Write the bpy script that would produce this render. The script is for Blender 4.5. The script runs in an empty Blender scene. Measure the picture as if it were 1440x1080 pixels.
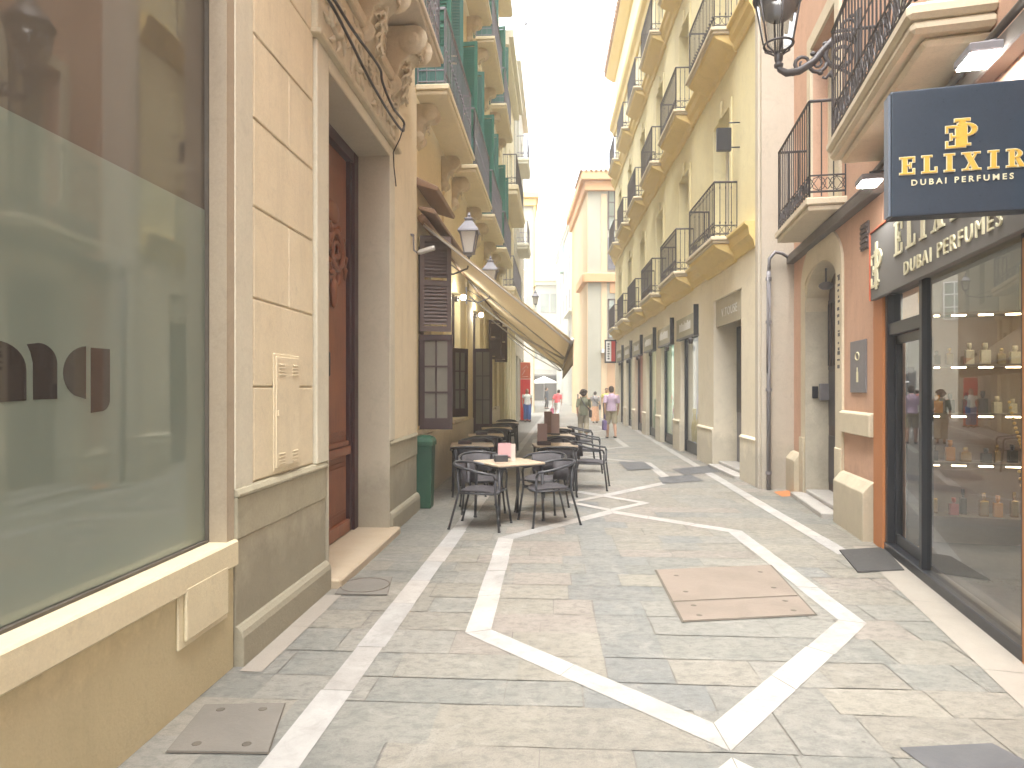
import bpy, bmesh, math, random
from mathutils import Vector, Matrix, Euler
R = math.radians
PI = math.pi
random.seed(7)
rnd = random.random
sc = bpy.context.scene
COL = sc.collection
# ---------------------------------------------------------------- camera constants (photo pixels -> metres)
F, H, HZ, CX = 940.0, 1.65, 546.0, 720.0

def gp(x, y):
    """ground point under a photo pixel"""
    k = H / (y - HZ)
    return Vector(((x - CX) * k, F * k, 0))

# ---------------------------------------------------------------- materials
MATS = {}
def nt(m):
    m.use_nodes = True
    return m.node_tree, m.node_tree.nodes, m.node_tree.links
def N(t, kind, **kw):
    n = t.nodes.new(kind)
    for k, v in kw.items():
        if k in n.inputs: n.inputs[k].default_value = v
        else: setattr(n, k, v)
    return n
def c4(c): return (c[0], c[1], c[2], 1)
def ramp(t, fac, stops):
    r = t.nodes.new('ShaderNodeValToRGB')
    while len(r.color_ramp.elements) < len(stops): r.color_ramp.elements.new(.5)
    for e, (p, c) in zip(r.color_ramp.elements, stops):
        e.position = p; e.color = c4(c) if not isinstance(c, (int, float)) else (c, c, c, 1)
    t.links.new(fac, r.inputs[0])
    return r.outputs[0]
def mixc(t, fac, a, b, mode='MIX'):
    m = t.nodes.new('ShaderNodeMix'); m.data_type = 'RGBA'; m.blend_type = mode
    for sock, v in ((0, fac), (6, a), (7, b)):
        if isinstance(v, bpy.types.NodeSocket): t.links.new(v, m.inputs[sock])
        elif sock == 0: m.inputs[0].default_value = v
        else: m.inputs[sock].default_value = c4(v)
    return m.outputs[2]
def noise(t, vec, scale, detail=5, rough=.6, dist=0):
    n = N(t, 'ShaderNodeTexNoise', Scale=scale, Detail=detail, Roughness=rough, Distortion=dist)
    t.links.new(vec, n.inputs['Vector'])
    return n.outputs['Fac']
def mapped(t, vec, scale=(1, 1, 1), rot=(0, 0, 0)):
    m = t.nodes.new('ShaderNodeMapping')
    m.inputs['Scale'].default_value = scale; m.inputs['Rotation'].default_value = rot
    t.links.new(vec, m.inputs['Vector'])
    return m.outputs[0]

def pale(c):
    if c is None: return None
    l = .3*c[0] + .59*c[1] + .11*c[2]
    c = tuple((x + (l-x)*.16)*1.12 for x in c)
    return (min(.84, c[0]*.985), min(.84, c[1]*1.015), min(.84, c[2]*.97))

def mat(name, col, col2=None, rough=.7, sc_=1.2, bump=.15, bsc=60, metal=0, streak=0, grime=0, spec=.4, rvar=.12, dark=None):
    """weathered surface: two tones in large patches, fine grain, run-off streaks, ground grime (all fixed to the place)"""
    if name in MATS: return MATS[name]
    if rough >= .7: col, col2, dark = pale(col), pale(col2), pale(dark)
    m = bpy.data.materials.new(name); t, ns, ln = nt(m)
    b = ns['Principled BSDF']
    g = ns.new('ShaderNodeNewGeometry'); pos = g.outputs['Position']
    col2 = col2 or tuple(c * .82 for c in col)
    dark = dark or tuple(c * .55 for c in col)
    n1 = noise(t, pos, sc_, 6, .65, .4)
    c = mixc(t, ramp(t, n1, [(.3, 0), (.72, 1)]), col, col2)
    n2 = noise(t, pos, bsc, 4, .7)
    c = mixc(t, ramp(t, n2, [(.35, .22), (.7, 0)]), c, dark)
    if rough >= .7 and bump >= .12:
        c = mixc(t, ramp(t, noise(t, pos, 4.3, 8, .75, 1.0), [(.52, 0), (.68, .26)]), c, dark)
        c = mixc(t, ramp(t, noise(t, mapped(t, pos, (1, 1, .6)), 13, 5, .7), [(.60, 0), (.72, .22)]), c, tuple(x*.75 for x in dark))
    if streak:
        n3 = noise(t, mapped(t, pos, (2.4, 2.4, .3)), 1.5, 5, .7)
        c = mixc(t, ramp(t, n3, [(.52, 0), (.8, streak*.8)]), c, dark)
    if grime:
        sp = ns.new('ShaderNodeSeparateXYZ'); ln.new(pos, sp.inputs[0])
        n4 = noise(t, pos, 3.5, 6, .7)
        ad = N(t, 'ShaderNodeMath', operation='MULTIPLY_ADD'); ln.new(n4, ad.inputs[0]); ad.inputs[1].default_value = -.9
        ln.new(sp.outputs[2], ad.inputs[2])
        c = mixc(t, ramp(t, ad.outputs[0], [(0, grime), (.35, 0)]), c, tuple(x * .6 for x in dark))
    ln.new(c, b.inputs['Base Color'])
    rr = N(t, 'ShaderNodeMapRange'); ln.new(n2, rr.inputs[0])
    rr.inputs['To Min'].default_value = max(0, rough - rvar); rr.inputs['To Max'].default_value = min(1, rough + rvar)
    ln.new(rr.outputs[0], b.inputs['Roughness'])
    b.inputs['Metallic'].default_value = metal
    b.inputs['Specular IOR Level'].default_value = spec
    if bump:
        bp = N(t, 'ShaderNodeBump', Strength=bump, Distance=.012)
        mx = N(t, 'ShaderNodeMath', operation='ADD'); ln.new(n1, mx.inputs[0]); ln.new(n2, mx.inputs[1])
        ln.new(mx.outputs[0], bp.inputs['Height']); ln.new(bp.outputs[0], b.inputs['Normal'])
    MATS[name] = m
    return m

def emis(name, col, s):
    if name in MATS: return MATS[name]
    m = bpy.data.materials.new(name); t, ns, ln = nt(m)
    b = ns['Principled BSDF']; b.inputs['Base Color'].default_value = c4((.8, .8, .8))
    b.inputs['Emission Color'].default_value = c4(col); b.inputs['Emission Strength'].default_value = s
    MATS[name] = m
    return m

def glass(name, tint=(.9, .93, .92), ior=1.5, wav=.0):
    if name in MATS: return MATS[name]
    m = bpy.data.materials.new(name); t, ns, ln = nt(m)
    ns.remove(ns['Principled BSDF'])
    tr = N(t, 'ShaderNodeBsdfTransparent'); tr.inputs[0].default_value = c4(tint)
    gl = N(t, 'ShaderNodeBsdfGlossy', Roughness=.01); gl.inputs[0].default_value = (1, 1, 1, 1)
    fr = N(t, 'ShaderNodeFresnel'); fr.inputs[0].default_value = ior
    mx = ns.new('ShaderNodeMixShader')
    gb = ns.new('ShaderNodeNewGeometry'); iv = N(t, 'ShaderNodeMath', operation='SUBTRACT'); iv.inputs[0].default_value = 1; ln.new(gb.outputs['Backfacing'], iv.inputs[1])
    ml = N(t, 'ShaderNodeMath', operation='MULTIPLY'); ln.new(fr.outputs[0], ml.inputs[0]); ln.new(iv.outputs[0], ml.inputs[1])  # reflect once, at the outer face
    ln.new(ml.outputs[0], mx.inputs[0]); ln.new(tr.outputs[0], mx.inputs[1]); ln.new(gl.outputs[0], mx.inputs[2])
    ln.new(mx.outputs[0], ns['Material Output'].inputs[0])
    if wav:
        g = ns.new('ShaderNodeNewGeometry')
        bp = N(t, 'ShaderNodeBump', Strength=wav, Distance=.01)
        ln.new(noise(t, g.outputs['Position'], 1.2, 2), bp.inputs['Height'])
        ln.new(bp.outputs[0], gl.inputs['Normal'])
    MATS[name] = m
    return m

# ---------------------------------------------------------------- mesh builder
class MB:
    def __init__(s, sg=1): s.v = []; s.f = []; s.sm = []; s.mi = []; s.sg = sg; s.tone = []
    def add(s, vs, fs, smooth=False, mi=0):
        o = len(s.v); s.v += [Vector(v) for v in vs]
        for f in fs: s.f.append([i + o for i in f]); s.sm.append(smooth); s.mi.append(mi)
        return s
    def box(s, x0, x1, y0, y1, z0, z1, mi=0):
        x0, x1 = sorted((x0, x1)); y0, y1 = sorted((y0, y1)); z0, z1 = sorted((z0, z1))
        return s.add([(x0,y0,z0),(x1,y0,z0),(x1,y1,z0),(x0,y1,z0),(x0,y0,z1),(x1,y0,z1),(x1,y1,z1),(x0,y1,z1)],
              [(0,3,2,1),(4,5,6,7),(0,1,5,4),(1,2,6,5),(2,3,7,6),(3,0,4,7)], False, mi)
    def nb(s, s0, s1, n0, n1, z0, z1, mi=0):
        """box in wall coordinates: along, out of the wall, up"""
        return s.box(s0, s1, s.sg * n0, s.sg * n1, z0, z1, mi)
    def P(s, a, n, z): return Vector((a, s.sg * n, z))
    def tube(s, pts, r, k=6, closed=False, mi=0):
        pts = [Vector(p) for p in pts]; n = len(pts)
        rs = r if isinstance(r, (list, tuple)) else [r] * n
        ring = []; up = None
        for i, p in enumerate(pts):
            if closed: d = pts[(i + 1) % n] - pts[i - 1]
            else: d = pts[min(i + 1, n - 1)] - pts[max(i - 1, 0)]
            if d.length < 1e-9: d = Vector((0, 0, 1))
            d.normalize()
            if up is None:
                a = Vector((0, 0, 1)) if abs(d.z) < .9 else Vector((1, 0, 0))
                up = (a - d * a.dot(d)).normalized()
            else:
                up = up - d * up.dot(d)
                if up.length < 1e-6: up = d.orthogonal()
                up.normalize()
            w = d.cross(up)
            ring.append([p + (up * math.cos(2*PI*j/k) + w * math.sin(2*PI*j/k)) * rs[i] for j in range(k)])
        vs = [q for rg in ring for q in rg]; fs = []
        m = n if closed else n - 1
        for i in range(m):
            a, b = i * k, ((i + 1) % n) * k
            for j in range(k): fs.append((a + j, a + (j+1) % k, b + (j+1) % k, b + j))
        if not closed: fs += [tuple(range(k))[::-1], tuple(range((n-1)*k, n*k))]
        return s.add(vs, fs, k > 4, mi)
    def lathe(s, prof, c=(0,0,0), k=12, mi=0, sq=None):
        vs = []; fs = []; c = Vector(c); n = len(prof)
        for r, z in prof:
            for j in range(k):
                a = 2*PI*(j + (.5 if k == 4 else 0))/k
                vs.append(c + Vector((r*math.cos(a), r*math.sin(a), z)))
        for i in range(n - 1):
            for j in range(k): fs.append((i*k+j, i*k+(j+1)%k, (i+1)*k+(j+1)%k, (i+1)*k+j))
        fs += [tuple(range(k))[::-1], tuple(range((n-1)*k, n*k))]
        return s.add(vs, fs, k > 8, mi)
    def ell(s, c, r, k=10, rot=None, mi=0):
        c = Vector(c); vs = []; fs = []; m = k // 2 + 1
        if isinstance(r, (int, float)): r = (r, r, r)
        M = Euler(rot).to_matrix() if rot else Matrix.Identity(3)
        for i in range(1, m):
            t = PI * i / m
            for j in range(k):
                a = 2*PI*j/k
                vs.append(c + M @ Vector((r[0]*math.sin(t)*math.cos(a), r[1]*math.sin(t)*math.sin(a), r[2]*math.cos(t))))
        vs += [c + M @ Vector((0, 0, r[2])), c + M @ Vector((0, 0, -r[2]))]; T = len(vs) - 2
        for i in range(m - 2):
            for j in range(k): fs.append((i*k+j, (i+1)*k+j, (i+1)*k+(j+1)%k, i*k+(j+1)%k))
        for j in range(k):
            fs.append((T, j, (j+1)%k)); fs.append((T+1, (m-2)*k+(j+1)%k, (m-2)*k+j))
        return s.add(vs, fs, True, mi)
    def prism(s, poly, fn, a, b, mi=0, smooth=False):
        """2D polygon swept between depths a and b; fn(u, v, d) -> point"""
        n = len(poly)
        vs = [fn(u, v, a) for u, v in poly] + [fn(u, v, b) for u, v in poly]
        fs = [tuple(range(n)), tuple(range(2*n-1, n-1, -1))] + [(i, i+n, (i+1)%n+n, (i+1)%n) for i in range(n)]
        return s.add(vs, fs, smooth, mi)
    def strip(s, poly_pts, thick):  # open sheet with thickness: list of (p, q) rails
        n = len(poly_pts); vs = []
        nor = (poly_pts[1][0] - poly_pts[0][0]).cross(poly_pts[0][1] - poly_pts[0][0]).normalized() * thick
        for p, q in poly_pts: vs += [p, q, p + nor, q + nor]
        fs = []
        for i in range(n - 1):
            a, b = 4*i, 4*i+4
            fs += [(a, a+1, b+1, b), (a+2, b+2, b+3, a+3), (a, b, b+2, a+2), (a+1, a+3, b+3, b+1)]
        fs += [(0, 2, 3, 1), (4*n-4, 4*n-3, 4*n-1, 4*n-2)]
        return s.add(vs, fs, True)
    def facade(s, s0, s1, z0, z1, n0, n1, ops, mi=0):
        """wall slab with rectangular openings, reveals included"""
        S = sorted({s0, s1, *[v for o in ops for v in o[:2] if s0 < v < s1]})
        Z = sorted({z0, z1, *[v for o in ops for v in o[2:] if z0 < v < z1]})
        a, b = len(S) - 1, len(Z) - 1
        def full(i, j):
            if i < 0 or j < 0 or i >= a or j >= b: return False
            x, z = (S[i]+S[i+1])/2, (Z[j]+Z[j+1])/2
            return not any(o[0] < x < o[1] and o[2] < z < o[3] for o in ops)
        idx = {}; vs = []
        def V(i, j, k):
            if (i, j, k) not in idx:
                idx[i, j, k] = len(vs); vs.append(s.P(S[i], n1 if k else n0, Z[j]))
            return idx[i, j, k]
        fs = []
        for i in range(a):
            for j in range(b):
                if not full(i, j): continue
                for k in (0, 1): fs.append((V(i,j,k), V(i+1,j,k), V(i+1,j+1,k), V(i,j+1,k)))
                if not full(i-1, j): fs.append((V(i,j,0), V(i,j+1,0), V(i,j+1,1), V(i,j,1)))
                if not full(i+1, j): fs.append((V(i+1,j,0), V(i+1,j+1,0), V(i+1,j+1,1), V(i+1,j,1)))
                if not full(i, j-1): fs.append((V(i,j,0), V(i+1,j,0), V(i+1,j,1), V(i,j,1)))
                if not full(i, j+1): fs.append((V(i,j+1,0), V(i+1,j+1,0), V(i+1,j+1,1), V(i,j+1,1)))
        return s.add(vs, fs, False, mi)
    def shift(s, d):
        d = Vector(d); s.v = [v + d for v in s.v]; return s
    def xf(s, M):
        s.v = [M @ v for v in s.v]; return s
    def mesh(s, name, mats, bevel=0, seg=1, remesh=0, smooth_it=0):
        me = bpy.data.meshes.new(name)
        me.from_pydata([tuple(v) for v in s.v], [], s.f)
        for m in (mats if isinstance(mats, (list, tuple)) else [mats]): me.materials.append(m)
        me.polygons.foreach_set('use_smooth', s.sm); me.polygons.foreach_set('material_index', s.mi)
        bm = bmesh.new(); bm.from_mesh(me)
        bmesh.ops.recalc_face_normals(bm, faces=bm.faces)
        if bevel:
            es = [e for e in bm.edges if len(e.link_faces) == 2 and e.calc_face_angle(0) > .6]
            bmesh.ops.bevel(bm, geom=es, offset=bevel, segments=seg, affect='EDGES', clamp_overlap=True, profile=.6)
        bm.to_mesh(me); bm.free()
        if remesh:
            ob = bpy.data.objects.new('tmp', me); COL.objects.link(ob)
            md = ob.modifiers.new('r', 'REMESH'); md.mode = 'VOXEL'; md.voxel_size = remesh; md.use_smooth_shade = True
            if smooth_it:
                q = ob.modifiers.new('s', 'SMOOTH'); q.iterations = smooth_it; q.factor = .5
            dg = bpy.context.evaluated_depsgraph_get()
            me2 = bpy.data.meshes.new_from_object(ob.evaluated_get(dg))
            bpy.data.objects.remove(ob); bpy.data.meshes.remove(me)
            me = me2; me.name = name
            me.polygons.foreach_set('use_smooth', [True] * len(me.polygons))
            if not me.materials: me.materials.append(mats)
        return me
    def build(s, name, mats, parent=None, bevel=0, seg=1, remesh=0, smooth_it=0, loc=None):
        o = bpy.data.objects.new(name, s.mesh(name, mats, bevel, seg, remesh, smooth_it)); COL.objects.link(o)
        if parent: o.parent = parent
        if loc is not None: o.location = loc
        return o

def soft(pts, n=5):
    """rounded path through the points"""
    pts = [Vector(p) for p in pts]; out = []
    for i in range(len(pts)-1):
        a, b, c, d = pts[max(i-1, 0)], pts[i], pts[i+1], pts[min(i+2, len(pts)-1)]
        for k in range(n):
            t = k/n; out.append(.5*((2*b) + (c-a)*t + (2*a-5*b+4*c-d)*t*t + (3*b-a-3*c+d)*t*t*t))
    return out + [pts[-1]]

def tag(o, label=None, cat=None, group=None, kind=None):
    if label: o['label'] = label
    if cat: o['category'] = cat
    if group: o['group'] = group
    if kind: o['kind'] = kind
    return o
def empty(name, loc=(0,0,0), rz=0, label=None, cat=None, group=None):
    o = bpy.data.objects.new(name, None); COL.objects.link(o)
    o.location = loc; o.rotation_euler = (0, 0, rz); o.empty_display_size = .2
    return tag(o, label, cat, group)
def kids(o): return [c for c in bpy.data.objects if c.parent == o]
def dup(o, loc=None, rz=None, parent=None, label=None):
    """copy of a thing or part together with the pieces under it (mesh data shared)"""
    c = o.copy(); COL.objects.link(c)
    if parent: c.parent = parent
    if loc is not None: c.location = loc
    if rz is not None: c.rotation_euler = (0, 0, rz)
    if label: c['label'] = label
    for k in kids(o): dup(k, parent=c)
    return c

# ---------------------------------------------------------------- wall frames
class Frame:
    """a facade line on the ground: X = x0 + m*Y; local x runs along it away from the camera"""
    def __init__(s, x0, m, side):
        s.x0, s.m, s.sg = x0, m, (-1 if side == 'L' else 1)
        s.k = math.sqrt(1 + m*m); s.rz = math.atan2(1, m)
        s.u = Vector((m/s.k, 1/s.k, 0)); s.w = Vector((-1/s.k, m/s.k, 0))
    def pt(s, a, n=0, z=0): return Vector((s.x0, 0, z)) + s.u*a + s.w*(s.sg*n)
    def s(s, px, n=0):
        q = (px - CX)/F
        o = Vector((s.x0, 0, 0)) + s.w*(s.sg*n)
        return (q*o.y - o.x)/(s.u.x - q*s.u.y)
    def z(s, py, a, n=0): return H + (HZ - py)/F * s.pt(a, n).y
    def Y(s, y): return y * s.k
FL = Frame(-1.91, .066, 'L')
FS = Frame(2.05, .26, 'R')
FP = Frame(2.538, .19, 'R')
FY = Frame(3.55, .05, 'R')

class Bld:
    """a building: an Empty at its near ground corner; parts are meshes in wall coordinates"""
    def __init__(s, name, fr, a0, label, cat='building', group=None):
        s.fr, s.a0 = fr, a0
        s.root = empty(name, fr.pt(a0), fr.rz, label, cat, group)
    def mb(s): return MB(s.fr.sg)
    def part(s, name, mb, mats, parent=None, **kw):
        return mb.shift((-s.a0, 0, 0)).build(name, mats, parent or s.root, **kw)
    def at(s, a, n=0, z=0): return (a - s.a0, s.fr.sg*n, z)

def text_mb(body, size, fn, depth=.004, spacing=1.0, bold=0, xscale=1):
    """built-in typeface turned to mesh; fn(u, v, d) places it; returns (MB, width)"""
    cu = bpy.data.curves.new('t', 'FONT'); cu.body = body; cu.size = size; cu.extrude = depth/2; cu.space_character = spacing
    cu.resolution_u = 3; cu.offset = bold
    ob = bpy.data.objects.new('t', cu); COL.objects.link(ob)
    dg = bpy.context.evaluated_depsgraph_get()
    me = bpy.data.meshes.new_from_object(ob.evaluated_get(dg))
    w = max(v.co.x for v in me.vertices) * xscale
    mb = MB(); mb.add([fn(v.co.x*xscale - w/2, v.co.y, v.co.z + depth/2) for v in me.vertices], [tuple(p.vertices) for p in me.polygons])
    bpy.data.objects.remove(ob); bpy.data.curves.remove(cu); bpy.data.meshes.remove(me)
    return mb, w

# serif capitals as outlines in a unit-high box (list of polygons, width)
def rect(x0, x1, y0, y1): return [(x0,y0),(x1,y0),(x1,y1),(x0,y1)]
def bowl(x, y0, y1, w, t, n=10):
    cy, ry = (y0+y1)/2, (y1-y0)/2
    o = [(x + w*math.sin(PI*i/n), cy + ry*math.cos(PI*i/n)) for i in range(n+1)]
    i_ = [(x + (w-t)*math.sin(PI*i/n), cy + (ry-.07)*math.cos(PI*i/n)) for i in range(n+1)]
    return [[o[i], o[i+1], i_[i+1], i_[i]] for i in range(n)]
SERIF = {
 'I': ([rect(.14,.38,0,1), rect(0,.52,0,.07), rect(0,.52,.93,1)], .52),
 'L': ([rect(.14,.38,0,1), rect(0,.52,.93,1), rect(0,.78,0,.08), rect(.71,.78,.0,.3)], .78),
 'E': ([rect(.14,.38,0,1), rect(0,.78,.92,1), rect(0,.78,0,.08), rect(.71,.78,.7,1), rect(.71,.78,0,.3), rect(.3,.6,.47,.54), rect(.53,.6,.36,.65)], .78),
 'X': ([[(.1,1),(.38,1),(.86,0),(.58,0)], [(.7,1),(.79,1),(.24,0),(.15,0)], rect(0,.46,.94,1), rect(.58,.92,.94,1), rect(.02,.36,0,.06), rect(.48,.95,0,.06)], .95),
 'R': ([rect(.14,.38,0,1), rect(0,.52,0,.07), rect(0,.4,.93,1)] + bowl(.36,.47,1,.4,.2) + [[(.42,.5),(.62,.5),(.9,0),(.64,0)], rect(.6,.97,0,.06)], .95),
 'P': ([rect(.14,.38,0,1), rect(0,.52,0,.07), rect(0,.4,.93,1)] + bowl(.36,.42,1,.42,.2), .8),
}
def grown(poly, d):
    n = len(poly); ar = sum(poly[i][0]*poly[(i+1)%n][1] - poly[(i+1)%n][0]*poly[i][1] for i in range(n)); sg = 1 if ar > 0 else -1; out = []
    for i in range(n):
        a, b, c = Vector(poly[i-1]), Vector(poly[i]), Vector(poly[(i+1)%n])
        e, f = (b-a).normalized(), (c-b).normalized(); n1, n2 = Vector((e.y,-e.x))*sg, Vector((f.y,-f.x))*sg
        q = (n1+n2); q = q/max(.5, q.dot(n1)) if q.length > .1 else n1
        out.append((b.x+q.x*d, b.y+q.y*d))
    return out
def serif(mb, txt, size, fn, depth, gap=.28, cx=0, v0=0, flip=False, xs=1, grow=0):
    W = sum(SERIF[c][1] for c in txt) + gap*(len(txt)-1)
    u = cx - W*size*xs/2; k = 0
    for c in txt:
        polys, w = SERIF[c]
        for p in polys:
            q = [((w - a if flip else a), b) for a, b in p]
            pg = [(u + a*size*xs, v0 + b*size) for a, b in q]
            mb.prism(grown(pg, grow) if grow else pg, fn, 0, depth + .0003*(k % 7)); k += 1
        u += (w + gap)*size*xs
    return W*size*xs
# ---------------------------------------------------------------- camera, sky, sun
cam = bpy.data.cameras.new('camera'); co = bpy.data.objects.new('camera', cam); COL.objects.link(co)
co.location = (0, 0, H); co.rotation_euler = (PI/2, 0, 0)
cam.sensor_width = 36; cam.lens = F/1440*36; cam.shift_y = (HZ - 540)/1440
cam.clip_start = .05; cam.clip_end = 2000
sc.camera = co
w = bpy.data.worlds.new('World'); sc.world = w; w.use_nodes = True
wt = w.node_tree
sky = wt.nodes.new('ShaderNodeTexSky'); sky.sky_type = 'NISHITA'; sky.sun_disc = False
SUN_EL, SUN_AZ = 72, 200
sky.sun_elevation = R(SUN_EL); sky.sun_rotation = R(SUN_AZ)
sky.air_density = 1.0; sky.dust_density = 5; sky.ozone_density = .6; sky.altitude = 50
hs = wt.nodes.new('ShaderNodeHueSaturation'); hs.inputs['Saturation'].default_value = .34
wt.links.new(sky.outputs[0], hs.inputs['Color'])
wt.links.new(hs.outputs[0], wt.nodes['Background'].inputs[0])
wt.nodes['Background'].inputs[1].default_value = .15
sl = bpy.data.lights.new('sun', 'SUN'); sl.energy = .8; sl.angle = R(40); sl.color = (1, .985, .93)
so = bpy.data.objects.new('sun', sl); COL.objects.link(so)
# sun_rotation is a compass angle from +Y: the lamp shines from the same quarter
az = R(SUN_AZ); d = Vector((math.sin(az)*math.cos(R(SUN_EL)), math.cos(az)*math.cos(R(SUN_EL)), math.sin(R(SUN_EL))))
so.rotation_euler = d.to_track_quat('Z', 'Y').to_euler(); so.location = (0, -5, 30)
sc.view_settings.view_transform = 'Standard'; sc.view_settings.look = 'None'
sc.view_settings.exposure = 2.72; sc.view_settings.gamma = 1
sc.cycles.use_denoising = True
sc.cycles.max_bounces = 10; sc.cycles.diffuse_bounces = 6; sc.cycles.glossy_bounces = 4; sc.cycles.transparent_max_bounces = 12
sc.cycles.sample_clamp_indirect = 6; sc.cycles.caustics_reflective = False; sc.cycles.caustics_refractive = False

# ---------------------------------------------------------------- materials of the place
M = {}
M['l1'] = mat('ochre_render', (.74,.61,.36), (.63,.51,.28), .75, 1.6, .25, 50, streak=.4, grime=.45)
M['l1top'] = mat('pale_sill', (.70,.60,.41), (.64,.54,.35), .7, 2, .15, 60, grime=.1)
M['tan'] = mat('tan_jamb', (.36,.285,.205), (.41,.325,.235), .7, 1, .12, 60, streak=.1)
M['block'] = mat('cream_block', (.72,.61,.44), (.65,.54,.37), .75, 1.2, .25, 45, streak=.45, grime=.3)
M['white_strip'] = mat('off_white_plaster', (.62,.57,.46), (.55,.50,.40), .75, 1.4, .15, 50, streak=.3, grime=.2)
M['plinth'] = mat('grey_stone_plinth', (.42,.37,.27), (.34,.30,.22), .75, 2.2, .3, 40, streak=.2, grime=.45)
M['plinth_dark'] = mat('damp_stone_band', (.30,.27,.19), (.40,.35,.25), .75, 1.8, .3, 40, streak=.3)
M['reveal'] = mat('greyed_reveal', (.48,.42,.32), (.42,.36,.27), .75, 1.3, .15, 50, streak=.2, grime=.4)
M['orn'] = mat('carved_stone', (.58,.49,.35), (.47,.39,.27), .8, 6, .3, 60, streak=.2)
M['soffit'] = mat('grey_cream_soffit', (.58,.49,.38), (.53,.44,.34), .8, 1.5, .12, 60)
M['l3'] = mat('warm_cream_render', (.72,.59,.35), (.66,.53,.30), .75, .8, .18, 50, streak=.2, grime=.35)
M['l3sof'] = mat('cream_slab', (.68,.58,.40), (.62,.52,.35), .75, 1.2, .15, 50, streak=.15)
M['l4'] = mat('pale_plaster', (.62,.58,.49), (.56,.52,.43), .8, .6, .12, 40, streak=.15, grime=.2)
M['l4b'] = mat('ivory_plaster', (.70,.62,.43), (.64,.56,.38), .8, .6, .12, 40, streak=.1, grime=.2)
M['yel'] = mat('pale_yellow_render', (.73,.63,.37), (.66,.55,.30), .75, .9, .15, 45, streak=.32)
M['ochre'] = mat('ochre_moulding', (.70,.50,.16), (.64,.45,.13), .7, 1.0, .12, 50, streak=.1)
M['stone'] = mat('shopfront_stone', (.78,.67,.53), (.70,.60,.46), .7, .8, .15, 50, streak=.2, grime=.4)
M['stone_end'] = mat('pinkish_limestone', (.50,.43,.36), (.46,.39,.32), .75, .9, .15, 50, streak=.2, grime=.3)
M['pink'] = mat('terracotta_pink_render', (.60,.34,.23), (.52,.29,.19), .75, 1.3, .2, 45, streak=.45, grime=.4)
M['orange'] = mat('orange_jamb', (.50,.20,.07), (.44,.17,.06), .6, 1.2, .12, 60)
M['cream_trim'] = mat('cream_trim', (.62,.52,.38), (.56,.46,.33), .75, 1.8, .2, 50, streak=.25, grime=.35)
M['weather'] = mat('weathered_jamb', (.55,.48,.38), (.42,.36,.28), .8, 3.2, .3, 40, streak=.3, grime=.3)
M['peach'] = mat('peach_render', (.64,.45,.27), (.58,.40,.23), .8, .5, .1, 40)
M['ivory'] = mat('white_render', (.43,.40,.33), (.37,.34,.275), .8, .5, .1, 40)
M['ltorange'] = mat('orange_cornice', (.68,.36,.16), (.62,.32,.14), .8, .7, .1, 40)
M['roof'] = mat('roof_tile', (.42,.24,.14), (.33,.19,.12), .85, 3, .3, 30)
M['iron'] = mat('wrought_iron', (.045,.042,.045), (.07,.06,.06), .5, 6, .1, 80, spec=.5)
M['iron_l'] = mat('painted_iron', (.17,.17,.20), (.22,.22,.25), .5, 6, .1, 80, spec=.5)
M['black'] = mat('black_paint', (.018,.021,.026), (.026,.029,.034), .35, 4, .04, 80)
M['green'] = mat('green_shutter_paint', (.012,.115,.08), (.018,.145,.10), .5, 2, .08, 60, streak=.1)
M['green2'] = mat('teal_screen_paint', (.04,.13,.12), (.055,.16,.15), .55, 2, .08, 60)
M['brownwood'] = mat('dark_brown_joinery', (.045,.028,.028), (.065,.04,.038), .45, 5, .1, 70)
M['shutter_br'] = mat('weathered_brown_shutter', (.10,.075,.07), (.13,.10,.09), .6, 4, .12, 70, streak=.2)
M['interior'] = mat('dim_interior', (.05,.045,.04), (.08,.07,.06), .8, 1, 0)
M['curtain'] = mat('grey_blind', (.17,.155,.13), (.13,.12,.10), .8, 2, .05, 60)
M['green_bin'] = mat('green_plastic', (.02,.075,.045), (.03,.095,.055), .45, 5, .05, 60)
def canvas(name, a, b_):
    m = mat(name, a, b_, .85, 1.5, .1, 90, streak=.25); t = m.node_tree; ns = t.nodes; b = ns['Principled BSDF']
    tl = ns.new('ShaderNodeBsdfTranslucent'); tl.inputs[0].default_value = c4(tuple(x*1.1 for x in a)); mx = ns.new('ShaderNodeMixShader'); mx.inputs[0].default_value = .55
    t.links.new(b.outputs[0], mx.inputs[1]); t.links.new(tl.outputs[0], mx.inputs[2]); t.links.new(mx.outputs[0], ns['Material Output'].inputs[0])
    return m
M['awn'] = canvas('tan_canvas', (.62,.54,.40), (.54,.46,.33))
M['awn2'] = canvas('awning_valance', (.50,.42,.30), (.44,.37,.26))
M['alu'] = mat('pale_metal', (.55,.53,.50), (.48,.46,.43), .4, 4, .03, 80, metal=.3)
M['brass'] = mat('brown_cassette', (.24,.15,.09), (.29,.19,.12), .5, 4, .05, 60)
M['chair'] = mat('charcoal_frame', (.035,.038,.045), (.055,.058,.065), .38, 8, .03, 80, spec=.5)
M['weave'] = mat('dark_weave', (.045,.043,.05), (.075,.07,.075), .6, 14, .35, 160)
M['table'] = mat('beige_table_top', (.52,.42,.31), (.46,.37,.27), .3, 3, .02, 60)
M['marble'] = mat('white_marble', (.39,.38,.36), (.28,.27,.25), .5, 3.6, .1, 30, streak=0)
M['step_marble'] = mat('step_marble', (.46,.44,.41), (.36,.34,.31), .5, 4, .08, 40)
M['kerb'] = mat('pale_kerb', (.32,.295,.255), (.26,.235,.20), .6, 2, .15, 40)
M['step'] = mat('worn_marble_step', (.47,.40,.30), (.40,.32,.21), .5, 2.5, .08, 30)
M['cover'] = mat('dusty_brown_cover', (.225,.185,.152), (.165,.138,.112), .6, 2.5, .25, 40)
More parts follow.
